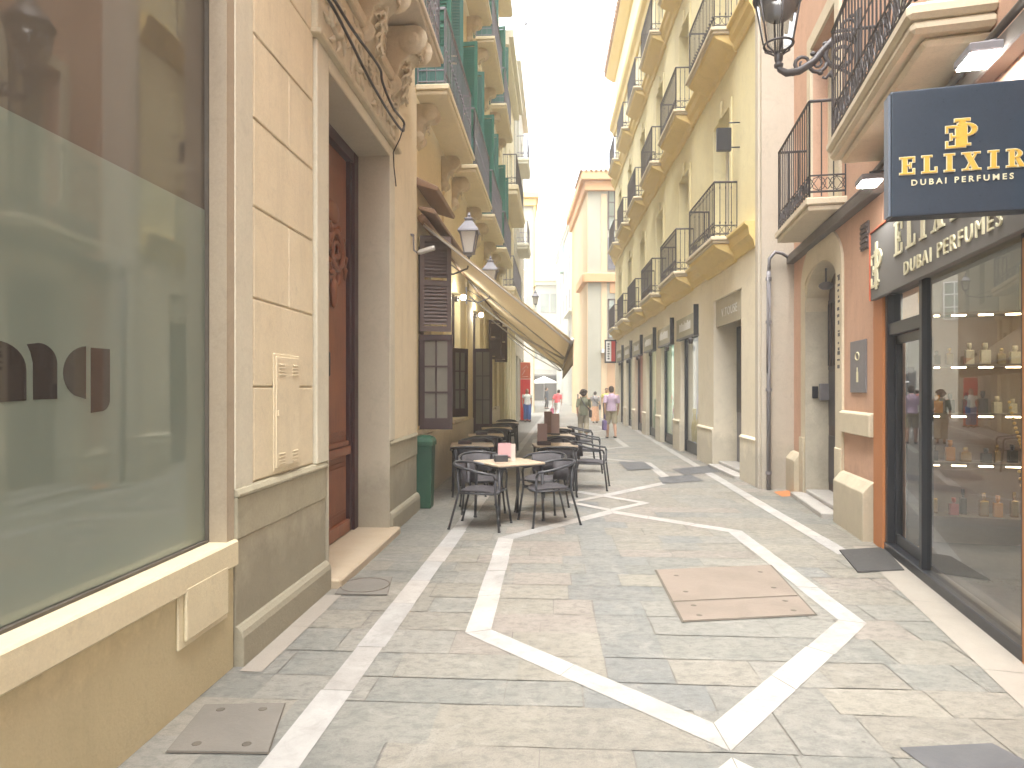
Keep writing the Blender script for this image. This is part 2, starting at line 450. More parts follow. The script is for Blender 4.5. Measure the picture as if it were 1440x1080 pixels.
M['coverg'] = mat('grey_cover', (.185,.172,.15), (.135,.127,.112), .6, 2.5, .25, 40)
M['seam'] = mat('dark_seam', (.09,.075,.06), (.13,.11,.09), .8, 3, .2, 40)
M['slate'] = mat('dark_slate', (.075,.079,.085), (.12,.122,.125), .5, 3, .15, 40)
M['mat'] = mat('rubber_mat', (.04,.038,.039), (.06,.055,.055), .8, 30, .4, 120)
M['white'] = mat('white_paint', (.78,.77,.74), (.72,.71,.68), .5, 3, .03, 60)
M['cable'] = mat('black_cable', (.03,.028,.03), (.05,.045,.045), .5, 5, 0)
M['pipe'] = mat('grey_pipe', (.22,.21,.22), (.16,.155,.165), .5, 3, .05, 60)
M['pipe_r'] = mat('terracotta_pipe', (.30,.12,.07), (.24,.10,.06), .55, 3, .05, 60)
M['trunk'] = mat('dark_trunking', (.10,.085,.075), (.14,.12,.10), .55, 3, .1, 60)
M['red'] = mat('red_panel', (.62,.035,.03), (.58,.03,.025), .4, 1, .02, 60)
M['red2'] = mat('orange_red_panel', (.55,.13,.06), (.50,.11,.05), .4, 1, .02, 60)
M['navy'] = mat('navy_sign_face', (.028,.043,.064), (.032,.047,.069), .32, 1, .01, 60)
M['gold'] = mat('gold_lettering', (.62,.36,.06), (.68,.42,.08), .35, 20, 0)
M['cream_l'] = mat('cream_lettering', (.72,.68,.48), (.68,.63,.43), .45, 10, 0)
M['fascia'] = mat('taupe_fascia', (.15,.145,.14), (.165,.158,.152), .5, 1, .03, 60)
M['skin'] = mat('skin', (.50,.30,.21), (.46,.27,.18), .55, 8, 0)
M['glass'] = glass('window_glass', (.88,.91,.9))
M['glassw'] = glass('shop_glass', (.90,.92,.92), 1.75, .008)
M['lampglass'] = mat('frosted_lamp_glass', (.62,.60,.55), (.56,.54,.50), .2, 3, 0)
M['glow'] = emis('lit_lamp', (1, .95, .85), 45)
M['led'] = emis('led_panel', (1, .99, .95), 30)
M['warm'] = emis('warm_strip', (1, .72, .42), 6)

def pane_mat(name, a, b_, rough=.03):
    m = bpy.data.materials.new(name); t, ns, ln = nt(m); b = ns['Principled BSDF']
    g = ns.new('ShaderNodeNewGeometry')
    c = mixc(t, ramp(t, noise(t, g.outputs['Position'], .7, 3), [(.35, 0), (.65, 1)]), a, b_)
    ln.new(c, b.inputs['Base Color']); b.inputs['Roughness'].default_value = rough
    b.inputs['IOR'].default_value = 1.8
    bp = N(t, 'ShaderNodeBump', Strength=.012, Distance=.01)
    ln.new(noise(t, g.outputs['Position'], 1.0, 2), bp.inputs['Height']); ln.new(bp.outputs[0], b.inputs['Normal'])
    return m
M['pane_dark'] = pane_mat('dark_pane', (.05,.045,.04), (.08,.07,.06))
M['pane_pale'] = pane_mat('pale_green_pane', (.20,.24,.19), (.27,.30,.24), .06)
M['film'] = pane_mat('frosted_film', (.165,.20,.165), (.19,.225,.185), .03)
M['letter_cut'] = pane_mat('letter_cut', (.035,.03,.026), (.05,.044,.037), .03)
M['film_clear'] = pane_mat('clear_film_cut', (.095,.085,.068), (.12,.108,.086), .015)

# red-brown carved door wood
def wood(name, a, b_, c_):
    m = bpy.data.materials.new(name); t, ns, ln = nt(m); b = ns['Principled BSDF']
    g = ns.new('ShaderNodeNewGeometry')
    v = mapped(t, g.outputs['Position'], (16, 16, 1.1))
    n1 = noise(t, v, 1.5, 8, .7, 1.2); n2 = noise(t, g.outputs['Position'], 1.1, 4)
    c = mixc(t, ramp(t, n1, [(.3, 0), (.7, 1)]), a, b_)
    c = mixc(t, ramp(t, n2, [(.45, 0), (.7, .5)]), c, c_)
    ln.new(c, b.inputs['Base Color']); b.inputs['Roughness'].default_value = .42
    bp = N(t, 'ShaderNodeBump', Strength=.15, Distance=.005); ln.new(n1, bp.inputs['Height']); ln.new(bp.outputs[0], b.inputs['Normal'])
    return m
M['door'] = wood('varnished_red_wood', (.22,.072,.028), (.13,.042,.018), (.32,.125,.05))
M['door_dark'] = wood('dark_red_wood', (.05,.018,.018), (.03,.012,.014), (.07,.02,.02))

# each marble piece has its own shade
t_ = M['marble'].node_tree; at_ = N(t_, 'ShaderNodeAttribute', attribute_name='tone'); b_ = t_.nodes['Principled BSDF']
src = b_.inputs['Base Color'].links[0].from_socket
g_ = t_.nodes.new('ShaderNodeNewGeometry')
dirt = mixc(t_, ramp(t_, noise(t_, g_.outputs['Position'], 6, 9, .75, .8), [(.5, 0), (.66, .45)]), src, (.20,.19,.17))
t_.links.new(mixc(t_, 1, dirt, at_.outputs['Color'], 'MULTIPLY'), b_.inputs['Base Color'])
# ---------------------------------------------------------------- ground
def stone_mat(name, use_attr):
    m = bpy.data.materials.new(name); t, ns, ln = nt(m); b = ns['Principled BSDF']
    g = ns.new('ShaderNodeNewGeometry'); pos = g.outputs['Position']
    if use_attr:
        at = N(t, 'ShaderNodeAttribute', attribute_name='tone'); base = at.outputs['Color']
    else:
        base = mixc(t, noise(t, pos, .8, 3), (.11,.105,.09), (.16,.15,.13))
    n1 = noise(t, pos, 1.3, 7, .7, .8); n2 = noise(t, mapped(t, pos, (1, 1.6, 1)), 11, 10, .78, .3); n3 = noise(t, pos, 95, 4, .75)
    c = mixc(t, ramp(t, n1, [(.38, 0), (.62, .6)]), base, mixc(t, .5, base, (.295,.275,.235)))
    c = mixc(t, ramp(t, n2, [(.47, 0), (.60, .62)]), c, mixc(t, .62, base, (.075,.08,.076)))
    c = mixc(t, ramp(t, noise(t, pos, 3.1, 8, .75, 1.4), [(.54, 0), (.66, .4)]), c, (.32,.305,.265))
    c = mixc(t, ramp(t, n3, [(.48, 0), (.70, .5)]), c, (.10,.095,.088))
    # trodden-in spots
    vo = N(t, 'ShaderNodeTexVoronoi', Scale=5.5); ln.new(pos, vo.inputs['Vector'])
    c = mixc(t, ramp(t, vo.outputs['Distance'], [(.035, .55), (.06, 0)]), c, (.06,.058,.055))
    ln.new(c, b.inputs['Base Color'])
    rr = N(t, 'ShaderNodeMapRange'); ln.new(n2, rr.inputs[0]); rr.inputs['To Min'].default_value = .38; rr.inputs['To Max'].default_value = .7
    ln.new(rr.outputs[0], b.inputs['Roughness'])
    bp = N(t, 'ShaderNodeBump', Strength=.35, Distance=.008)
    ad = N(t, 'ShaderNodeMath', operation='ADD'); ln.new(n2, ad.inputs[0]); ln.new(n3, ad.inputs[1])
    ln.new(ad.outputs[0], bp.inputs['Height']); ln.new(bp.outputs[0], b.inputs['Normal'])
    return m
M['paving'] = stone_mat('paving_stone', True)
M['grout'] = stone_mat('grout_bed', False)

g = MB(); g.add([(-140,-60,-.005),(140,-60,-.005),(140,180,-.005),(-140,180,-.005)], [(0,1,2,3)])
tag(g.build('ground', M['grout']), kind='structure')

# street axis frame: a = along the pattern, b = across (to the right)
AX0, AXM = Vector((1.37, 9.63, 0)), .0585
ku = math.sqrt(1 + AXM*AXM); AU = Vector((AXM/ku, 1/ku, 0)); AV = Vector((1/ku, -AXM/ku, 0))
def ax(a, b, z=0): q = AX0 + AU*a + AV*b; q.z = z; return q
TS = .62
TONES = {'grey': [(.275,.265,.235),(.295,.28,.25),(.26,.255,.23),(.31,.29,.255)],
         'beige': [(.325,.29,.24),(.345,.31,.255),(.31,.28,.235),(.335,.31,.265)],
         'pink': [(.355,.30,.26),(.37,.315,.27),(.34,.29,.25)],
         'blue': [(.225,.225,.215),(.24,.24,.228),(.255,.252,.237)]}
def tone(a, b):
    r = rnd()
    lane = -.05 - .006*(a)                            # darker repaired lane down the middle
    if -6.3 < a < -.4 and abs(b - lane + .28) < .19: k = 'blue' if r < .85 else 'grey'
    elif -5.6 < a < -.8 and -1.3 < b < lane - .45: k = 'pink' if r < .75 else ('grey' if r < .9 else 'beige')
    elif b < -1.25: k = 'grey' if r < .72 else 'beige'
    elif a < -5.0: k = 'grey' if r < .6 else 'beige'
    elif b > 1.4: k = 'beige' if r < .6 else ('grey' if r < .9 else 'pink')
    else: k = 'beige' if r < .45 else ('grey' if r < .75 else ('pink' if r < .92 else 'blue'))
    c = random.choice(TONES[k]); s = (.92 + .16*rnd())*TS
    return (c[0]*s*.98, c[1]*s*1.03, c[2]*s*1.04)
pv = MB(); a = -9.5
while a < 62:
    hrow = random.uniform(.29, .40) if a < 20 else random.uniform(.5, .8)
    b = -4.6 - rnd()
    while b < 5.2:
        wd = random.uniform(.38, .85) if a < 20 else random.uniform(.7, 1.3)
        lane_l, lane_r = -.52 - .006*a, -.14 - .006*a
        if -6.3 < a < -.4:
            if b < lane_l - .1 < b + wd: wd = lane_l - b if lane_l - b > .2 else wd
            if abs(b - lane_l) < .02: wd = lane_r - lane_l
        gph = random.uniform(.0015, .0045); z = random.uniform(-.0004, .0004)
        j = lambda: random.uniform(-.006, .006)
        q = [ax(a+gph+j(), b+gph+j(), z+random.uniform(-.0006,.0006)), ax(a+gph+j(), b+wd-gph+j(), z), ax(a+hrow-gph+j(), b+wd-gph+j(), z), ax(a+hrow-gph+j(), b+gph+j(), z)]
        pv.add(q, [(0,1,2,3)]); pv.tone.append(tone(a + hrow/2, b + wd/2))
        b += wd
    a += hrow
po = pv.build('pavement', M['paving']); tag(po, kind='structure')
ca = po.data.color_attributes.new('tone', 'FLOAT_COLOR', 'CORNER')
for p in po.data.polygons:
    for li in p.loop_indices: ca.data[li].color = c4(pv.tone[p.index])

# white marble bands set in the paving: hexagons, diamonds between, two side lines
bd = MB()
def band(p, q, wd, z=.003):
    d = q - p; L = d.length; d.normalize(); nrm = Vector((-d.y, d.x, 0)); t = 0
    while t < L - .01:
        st = min(random.uniform(.55, 1.0), L - t); st = L - t if L - t - st < .25 else st
        A, B = p + d*(t+.003), p + d*(t+st-.003); e = random.uniform(-.006, .006); zz = z + random.uniform(0, .0012)
        h = wd/2 + random.uniform(-.006, .006)
        bd.add([A+nrm*(h+e)+Vector((0,0,zz)), B+nrm*(h+e)+Vector((0,0,zz)), B-nrm*(h-e)+Vector((0,0,zz)), A-nrm*(h-e)+Vector((0,0,zz))], [(0,1,2,3)])
        t += st
PER = 7.1
def band_loop(P_, wd, z):
    n = len(P_); inn = []; out = []
    for i in range(n):
        a, b, c = P_[i-1], P_[i], P_[(i+1) % n]
        e, f = (b-a).normalized(), (c-b).normalized(); n1, n2 = Vector((-e.y, e.x, 0)), Vector((-f.y, f.x, 0))
        q = n1 + n2; q = q / q.dot(n1)
        inn.append(b + q*wd/2); out.append(b - q*wd/2)
    for i in range(n):
        j = (i+1) % n; L = (P_[j]-P_[i]).length; m = max(1, round(L/random.uniform(.6, .85)))
        cu = [0] + sorted((k + random.uniform(-.15, .15))/m for k in range(1, m)) + [1]
        for k in range(m):
            t0, t1 = cu[k] + .004/L, cu[k+1] - .004/L; e = [random.uniform(-.005, .005) for _ in range(2)]
            nr = (inn[i]-out[i]).normalized(); zz = Vector((0, 0, z + random.uniform(0, .0008)))
            o0, o1, i0, i1 = out[i].lerp(out[j], t0), out[i].lerp(out[j], t1), inn[i].lerp(inn[j], t0), inn[i].lerp(inn[j], t1)
            s0, s1 = (e[0] if k else 0), (e[0] if k < m-1 else 0)
            bd.add([o0 + nr*s0 + zz, o1 + nr*s1 + zz, i1 + nr*s1 + zz, i0 + nr*s0 + zz], [(0,1,2,3)])
for k in range(-1, 5):
    o = PER*k
    D = {'B': (.65+.02,0), 'T': (-.65,0)}
    pts = [(-6.48,0),(-5.18,-1.30),(-2.36,-1.30),(-.70,0),(-1.85,1.31),(-4.84,1.32)]
    P_ = [ax(o+u, v) for u, v in pts]
    band_loop(P_, .17, .0025)
    o -= .25 if k < 0 else 0
    band_loop([ax(o-.60,0), ax(o,-.54), ax(o+.60,0), ax(o,.54)], .12, .005)
band(Vector((-1.6,-4.6,0)), Vector((3.95,65.9,0)), .17, .003)
band(Vector((3.31,6.63,0)), Vector((6.3,44,0)), .16, .003)
bo_ = bd.build('pavement_bands', M['marble']); tag(bo_, kind='structure')
ca = bo_.data.color_attributes.new('tone', 'FLOAT_COLOR', 'CORNER'); rb = random.Random(21)
for p in bo_.data.polygons:
    q = rb.uniform(.92, 1.10); h = rb.uniform(-.03, .03)
    for li in p.loop_indices: ca.data[li].color = (q*(1+h), q, q*(1-h), 1)

kb = MB()
def strip_on(fr, s0, s1, n0, n1, z, mb, step=.9):
    s = s0
    while s < s1:
        e = min(s + step*random.uniform(.8, 1.2), s1)
        mb.add([fr.pt(s+.003, n0, z), fr.pt(e-.003, n0, z), fr.pt(e-.003, n1, z), fr.pt(s+.003, n1, z)], [(0,1,2,3)]); s = e
strip_on(FL, 3.9, 5.35, .065, .20, .004, kb)
strip_on(FS, 1.0, 7.15, .0, .30, .004, kb, 1.6)
tag(kb.build('kerb_strip', M['kerb']), kind='structure')
pp = MB()
def quad(mb, pts, z):
    mb.add([Vector((p.x, p.y, z)) for p in pts], [(0,1,2,3)])
quad(pp, [gp(1265,1052), gp(1395,1046), gp(1480,1090), gp(1330,1100)], .004)
quad(pp, [gp(945,660), gp(998,655), gp(1016,664), gp(962,668)], .0085)
quad(pp, [gp(925,672), gp(972,668), gp(990,677), gp(932,681)], .0085)
tag(pp.build('slate_paving_patch', M['slate']), kind='structure')
for name, pts in (('paving_patch', [gp(870,650), gp(905,650), gp(920,660), gp(882,662)]),):
    q = MB(); quad(q, pts, .0165); tag(q.build(name, M['slate']), kind='structure')

# covers let into the paving
def cover(name, pts, mt, label, splits=(), ring=False, z=.006):
    c = sum(pts, Vector())/4
    o = empty(name, (c.x, c.y, 0), 0, label, 'manhole cover')
    P4 = [p - c for p in pts]
    fr_ = MB(); quad(fr_, [p*1.0 for p in P4], z); fr_.build('frame', M['seam'], o)
    def bil(u, v): return (P4[0]*(1-u)+P4[1]*u)*(1-v) + (P4[3]*(1-u)+P4[2]*u)*v
    ed = [0, *splits, 1]
    for i in range(len(ed)-1):
        b = MB(); e = .018; v0, v1 = ed[i] + e*.7, ed[i+1] - e*.7
        Q = [bil(e, v0), bil(1-e, v0), bil(1-e, v1), bil(e, v1)]
        vs = [Vector((p.x,p.y,z-.003)) for p in Q] + [Vector((p.x,p.y,z+.005)) for p in Q]
        b.add(vs, [(4,5,6,7),(0,1,5,4),(1,2,6,5),(2,3,7,6),(3,0,4,7)])
        pl = b.build('plate', mt, o)
        if not ring:
            for u, v in ((.15,.25),(.85,.25),(.15,.75),(.85,.75)):
                h = MB(); p = bil(u, ed[i] + (ed[i+1]-ed[i])*v); h.lathe([(.022, z+.0056), (.018, z+.0062)], (p.x, p.y, 0), 10); h.build('lifting_hole', M['seam'], pl)
    if ring:
        b = MB(); p = bil(.5, .5); b.tube([p + Vector((.20*math.cos(t*PI/12), .20*math.sin(t*PI/12), z+.005)) for t in range(24)], .006, 5, True)
        b.build('rim', M['seam'], o)
    return o
cover('manhole_cover', [gp(920,802), gp(1085,795), gp(1150,866), gp(958,876)], M['cover'], 'large brown rectangular access cover in two plates inside the white hexagon', (.68,), z=.0055)
cover('manhole_cover', [gp(470,837), gp(486,813), gp(552,812), gp(545,838)], M['coverg'], 'small square drain cover with a round rim by the marble door step', ring=True, z=.0055)
cover('manhole_cover', [gp(232,1060), gp(288,992), gp(402,990), gp(378,1062)], M['coverg'], 'grey square cover at the foot of the ochre shop base', z=.0055)
b = MB(); quad(b, [gp(1088,692), gp(1110,690), gp(1124,697), gp(1100,699)], .006)
tag(b.build('valve_cover', M['orange']), 'small orange utility lid in the paving below the drainpipe', 'utility lid')
pm = [gp(1180,775), gp(1243,771), gp(1272,803), gp(1206,806)]
c = sum(pm, Vector())/4; b = MB()
vs = [Vector((p.x-c.x, p.y-c.y, .0055)) for p in pm] + [Vector(((p.x-c.x)*.985, (p.y-c.y)*.985, .016)) for p in pm]
b.add(vs, [(4,5,6,7),(0,1,5,4),(1,2,6,5),(2,3,7,6),(3,0,4,7)])
tag(b.build('door_mat', M['mat'], loc=(c.x, c.y, 0)), 'dark grey door mat in front of the perfume shop door', 'door mat')

# added thin volume: stands in for camera bloom paling the far street
hz = MB(); hz.box(-145, 145, -65, 185, -1.2, 27)
hm = bpy.data.materials.new('bloom_air'); t, ns, ln = nt(hm); ns.remove(ns['Principled BSDF'])
pvv = N(t, 'ShaderNodeVolumePrincipled'); pvv.inputs['Density'].default_value = .0032; pvv.inputs['Color'].default_value = (.97, .97, .98, 1); pvv.inputs['Anisotropy'].default_value = .2
ln.new(pvv.outputs[0], ns['Material Output'].inputs['Volume'])
tag(hz.build('bloom_haze', hm), kind='stuff')
sc.cycles.volume_bounces = 1
# ================================================================ helpers for facades
def railing(sg, L, D, h, pitch=.115, style='ring', k=5, r=.008, band_h=.2):
    """iron balcony railing in local wall coordinates, from s=0..L, out to n=D"""
    b = MB(sg); P = b.P
    path = [P(0,0,0), P(0,D,0), P(L,D,0), P(L,0,0)]
    def rail(z, rr): b.tube([p + Vector((0,0,z)) for p in path], rr, 4)
    rail(h, .02); rail(.06, .014); rail(.06 + band_h, .011)
    segs = [(path[0], path[1]), (path[1], path[2]), (path[2], path[3])]
    for A, B in segs:
        n = max(2, round((B-A).length/pitch)); d = (B-A)/n
        for i in range(n+1):
            p = A + d*i
            b.tube([p + Vector((0,0,.0)), p + Vector((0,0,h))], r if 0 < i < n else r*1.7, 4)
            if style == 'ring':
                b.ell(p + Vector((0,0,.06+band_h+.05)), (.018,.018,.03), 5)
                b.ell(p + Vector((0,0,h-.1)), (.014,.014,.035), 5)
            elif style == 'twist' and i % 1 == 0:
                b.ell(p + Vector((0,0,h*.5)), (.017,.017,.03), 5)
        if style == 'twist': continue
        m = max(2, round((B-A).length/(band_h*.85))); e = (B-A)/m; dn = (B-A).normalized()
        for i in range(m):
            c = A + e*(i+.5) + Vector((0,0,.06+band_h/2))
            if style == 'scroll':
                b.tube([c - e*.48 + Vector((0,0,-band_h*.35)), c + Vector((0,0,band_h*.4)), c + e*.48 + Vector((0,0,-band_h*.35))], .006, 4)
                b.tube([c - e*.48 + Vector((0,0,band_h*.35)), c - Vector((0,0,band_h*.4)), c + e*.48 + Vector((0,0,band_h*.35))], .006, 4)
            rr = band_h*.42
            b.tube([c + dn*rr*math.cos(t*PI/4) + Vector((0,0,rr*math.sin(t*PI/4))) for t in range(8)], .006, 3, True)
    return b

def slab(sg, L, D, z0=-.14, th=.14, steps=2, over=.05):
    b = MB(sg)
    b.nb(-over, L+over, -.02, D+over, z0+th*.45, 0)
    b.nb(-over+.03, L+over-.03, -.02, D+over-.03, z0, z0+th*.45-.001)
    return b

def carving(mb, P, s0, s1, n, z0, z1, seed, dens=1.0):
    """scroll-and-leaf relief: overlapping lobes, spirals and leaves standing off a wall"""
    rg = random.Random(seed); w, h = s1-s0, z1-z0
    nsp = max(1, int(w/h*1.1*dens))
    for i in range(nsp):
        cx, cz = s0 + w*(i+.5)/nsp, z0 + h*.5; R0 = min(h*.42, w/nsp*.46); up = 1 if i % 2 else -1
        pts = []; rad = []
        for t in range(16):
            q = t/15; r = R0*(1-.8*q); an = up*(q*3.6*PI) + (0 if up > 0 else PI)
            pts.append(P(cx + r*math.cos(an), n, cz + r*math.sin(an))); rad.append(R0*.16*(1-.45*q))
        mb.tube(pts, rad, 6)
        mb.ell(pts[-1], R0*.18, 8)
        for q in range(9):
            an = q*PI/4.5 + rg.random()*.4; r0, r1 = R0*.85, R0*(1.25+.25*rg.random()); tw = .25*up
            mb.tube([P(cx + r0*math.cos(an), n, cz + r0*math.sin(an)), P(cx + (r0+r1)/2*math.cos(an+tw*.5), n+.008, cz + (r0+r1)/2*math.sin(an+tw*.5)), P(cx + r1*math.cos(an+tw*1.4), n, cz + r1*math.sin(an+tw*1.4))], [R0*.09, R0*.13, R0*.04], 5)
def acanthus(b, P, s, n, z, h, w):
    """curled leaf hanging down from (s, n, z): a rib and pairs of pointed lobes"""
    b.tube([P(s, n+.02, z), P(s, n+.05, z-h*.4), P(s, n+.03, z-h*.8), P(s, n+.06, z-h)], [w*.09, w*.1, w*.08, w*.05], 6)
    for i in range(4):
        q = .1 + .23*i; L = w*.5*(1-.35*q)
        for sd in (-1, 1):
            b.tube([P(s, n+.03, z-h*q), P(s+sd*L*.6, n+.04, z-h*(q+.02)), P(s+sd*L*.95, n+.015, z-h*(q+.14)), P(s+sd*L*.85, n+.03, z-h*(q+.22))], [w*.07, w*.075, w*.06, w*.025], 5)
def corbel(sg, seed, wd=.2, D=.3, h=.5):
    """scrolled stone bracket with acanthus leaf; hangs below z=0, out to n=D"""
    b = MB(sg); P = b.P
    prof = [(0,-h), (D*.22,-h*.93), (D*.3,-h*.72), (D*.42,-h*.5), (D*.8,-h*.36), (D,-h*.2), (D*.96,-.02), (D*.7,0), (0,0)]
    b.prism(prof, lambda u, v, d: P(d, u, v), -wd/2, wd/2)
    for z, n, r in ((-h*.2, D*.78, h*.2), (-h*.78, D*.2, h*.13)):
        for sd in (-1, 1): b.ell(P(sd*wd*.5, n, z), (.03, r, r), 10); b.ell(P(sd*wd*.58, n, z), (.025, r*.4, r*.4), 8)
    acanthus(b, P, 0, D*.5, -h*.26, h*.42, wd*.9)
    return b
def louvre_leaf(w, h, t=.04, pitch=.052):
    """louvred shutter leaf: local x = width from hinge, y = thickness, z = up"""
    b = MB(); st = .06
    b.box(0, st, -t/2, t/2, 0, h); b.box(w-st, w, -t/2, t/2, 0, h)
    for z in (0, h*.48, h-st*1.3): b.box(st-.001, w-st+.001, -t/2+.002, t/2-.002, z, z+st*1.3)
    z = .1
    while z < h - .12:
        if not (h*.45 < z < h*.48+.09):
            b.add([(st, -t*.42, z), (w-st, -t*.42, z), (w-st, t*.42, z+.062), (st, t*.42, z+.062),
                   (st, -t*.42, z+.008), (w-st, -t*.42, z+.008), (w-st, t*.42, z+.070), (st, t*.42, z+.070)],
                  [(0,3,2,1),(4,5,6,7),(0,1,5,4),(1,2,6,5),(2,3,7,6),(3,0,4,7)])
        z += pitch
    return b
def casement(w, h, cols, rows, t=.045, st=.07, bot=.16):
    b = MB()
    b.box(0, st, -t/2, t/2, 0, h); b.box(w-st, w, -t/2, t/2, 0, h)
    b.box(st-.001, w-st+.001, -t/2+.002, t/2-.002, 0, bot); b.box(st-.001, w-st+.001, -t/2+.002, t/2-.002, h-st*1.2, h)
    for i in range(1, cols): x = st + (w-2*st)*i/cols; b.box(x-.012, x+.012, -t*.35, t*.35, bot-.001, h-st*1.2+.001)
    for j in range(1, rows): z = bot + (h-st*1.2-bot)*j/rows; b.box(st-.001, w-st+.001, -t*.3, t*.3, z-.012, z+.012)
    p = MB(); p.box(st-.01, w-st+.01, -.004, .004, bot-.01, h-st*1.2+.01)
    return b, p

# ================================================================ left: shop with the frosted window
EL = Bld('shop_building', FL, -9, 'ochre rendered shop with big frosted window and pale sill at the left edge', 'building')
b = EL.mb(); jam = FL.s(322) ; jam = FL.Y(3.88)
b.facade(-9, FL.Y(3.955), -.05, 7.0, -.4, 0, [(-3.2, jam, .62, 4.6)])
EL.part('wall', b, M['l1'])
b = EL.mb(); b.nb(-3.2, jam+.09, -.2, .03, .60, .757); EL.part('sill', b, M['l1top'], bevel=.012)
# jamb lining between pane and wall face
b = EL.mb(); b.nb(jam-.012, FL.Y(3.957), -.3, .004, .758, 4.6); b.nb(-3.2, jam-.013, -.3, .0, 4.5, 4.6); EL.part('jamb', b, M['tan'])
wf = EL.mb(); wf.nb(jam-.024, jam-.013, -.16, -.10, .76, 4.5); wf.nb(-3.2, jam-.025, -.16, -.1, .757, .772)
win = EL.part('window', wf, M['seam'])
b = EL.mb(); b.nb(-3.2, jam-.026, -.14, -.122, .773, 4.5); EL.part('pane', b, M['film_clear'], parent=win)
ftop = 1.65 + (546-228)/F*FL.pt(FL.s(155, -.12), -.12).y
b = EL.mb(); b.nb(-3.2, jam-.028, -.1215, -.1185, .775, ftop); EL.part('frosted_film', b, M['film'], parent=win)
# letters cut in the film, the dark reflection put into their colour: rounded m and q shapes
def fl_s(px): return FL.s(px, -.117)
def zz(py, px): return FL.z(py, FL.s(px, -.117), -.117)
lt = EL.mb()
def glyph(pix, d=.0012):
    lt.prism([(fl_s(x), zz(y, x)) for x, y in pix], lambda u, v, q: lt.P(u, -.1180 + q, v), -.0004, d)
def arcp(cx, cy, rx, ry, a0, a1, n=9): return [(cx + rx*math.cos(R(a0+(a1-a0)*i/n)), cy - ry*math.sin(R(a0+(a1-a0)*i/n))) for i in range(n+1)]
glyph([(-60,570),(-60,490)] + arcp(-12,520,49,42,95,0) + [(37,563)])
glyph([(47,562),(46.5,510),(43,495),(38,484)] + arcp(52,512,28.5,30,85,0) + [(80.5,561)])
glyph(arcp(121,525,32,38,90,250,14) + [(120,560)] if False else [(121,487)] + arcp(121,524,32,37,100,240,12) + [(121,561)])
glyph([(128,489),(154.5,491),(154.5,560)] + arcp(140,562,14.5,17,0,-70,6) + [(128,580.5)])
EL.part('lettering', lt, M['letter_cut'], parent=win)
# utility hatch in the base
b = EL.mb(); s0, s1 = FL.s(247), FL.s(317)
zt, zb = .665, .325
b.nb(s0, s1, 0, .014, zb, zt); b.nb(s0+.045, s1-.025, .0141, .032, zb+.035, zt-.035)
EL.part('hatch', b, M['l1top'], bevel=.006)

# ================================================================ left: portal building
EP = Bld('portal_building', FL, FL.Y(3.96), 'cream blockwork house with grey plinth, carved door lintel and tall red wooden door', 'building')
D0, D1, DT = FL.Y(5.53), FL.Y(7.57), 4.29
E0, E1 = FL.Y(3.96), FL.Y(9.1)
b = EP.mb()
b.facade(E0, E1, -.05, 14, -.5, -.012, [(D0, D1, -.2, DT), (FL.Y(5.4), FL.Y(7.7), 5.95, 8.5)])
b.nb(E1-.5, E1, -.62, -.5, 0, 14)
EP.part('wall', b, M['block'])
# rusticated courses as real blocks with open joints
b = EP.mb(); zs = [1.06, 1.66, 2.22, 2.80, 3.355, 3.89, 4.43, 5.0]
x0, x1 = FL.Y(4.21), FL.Y(5.24)
for i in range(len(zs)-1):
    cuts = [x0, FL.s(405) if i % 2 == 0 else None, x1] ; cuts = [c for c in cuts if c]
    for j in range(len(cuts)-1): b.nb(cuts[j]+.004, cuts[j+1]-.004, -.011, .006, zs[i]+.005, zs[i+1]-.005)
EP.part('block_course', b, M['block'], bevel=.008)
b = EP.mb(); b.nb(E0+.001, FL.Y(4.195), -.011, .009, 1.045, 5.6); EP.part('pilaster', b, M['white_strip'], bevel=.006)
b = EP.mb(); b.nb(FL.Y(7.83), E1+.002, -.011, .012, 1.04, 5.65); EP.part('pilaster', b, M['block'], bevel=.006)
# plinth: dado, damp band, skirting, on both sides of the door
for q0, q1 in ((E0+.002, FL.Y(5.50)), (FL.Y(7.60), E1)):
    b = EP.mb(); b.nb(q0, q1, -.011, .012, -.03, .75); EP.part('plinth', b, M['plinth'], bevel=.006)
    b = EP.mb(); b.nb(q0, q1, -.011, .022, .751, 1.0)
    b.prism([(-.01,1.001),(.036,1.001),(.036,1.02),(.02,1.045),(-.01,1.06)], lambda u, v, d: b.P(d, u, v), q0, q1)
    EP.part('plinth_band', b, M['plinth_dark'], bevel=.006)
    b = EP.mb(); b.prism([(-.01,-.03),(.06,-.03),(.06,.17),(.05,.205),(.025,.235),(-.01,.24)], lambda u, v, d: b.P(d, u, v), q0-.0, q1+.01)
    EP.part('skirting', b, M['plinth'], bevel=.006)
# door surround
b = EP.mb()
b.nb(FL.Y(5.26), D0, -.45, .03, 1.05, DT+.12); b.nb(D1, FL.Y(7.80), -.011, .03, 1.05, DT+.12)
b.nb(D0+.0, D1, -.011, .028, DT, DT+.119)
EP.part('door_surround', b, M['white_strip'], bevel=.01)
b = EP.mb(); b.nb(D0-.001, D0+.012, -.45, .027, .07, DT-.001); b.nb(D1-.012, D1+.001, -.45, .026, .07, DT-.001); b.nb(D0+.0125, D1-.0125, -.45, .024, DT-.012, DT+.001)
EP.part('door_reveal', b, M['reveal'])
b = EP.mb(); b.nb(D0-.02, D1+.06, -.5, .14, -.04, .075); EP.part('door_step', b, M['step'], bevel=.015)
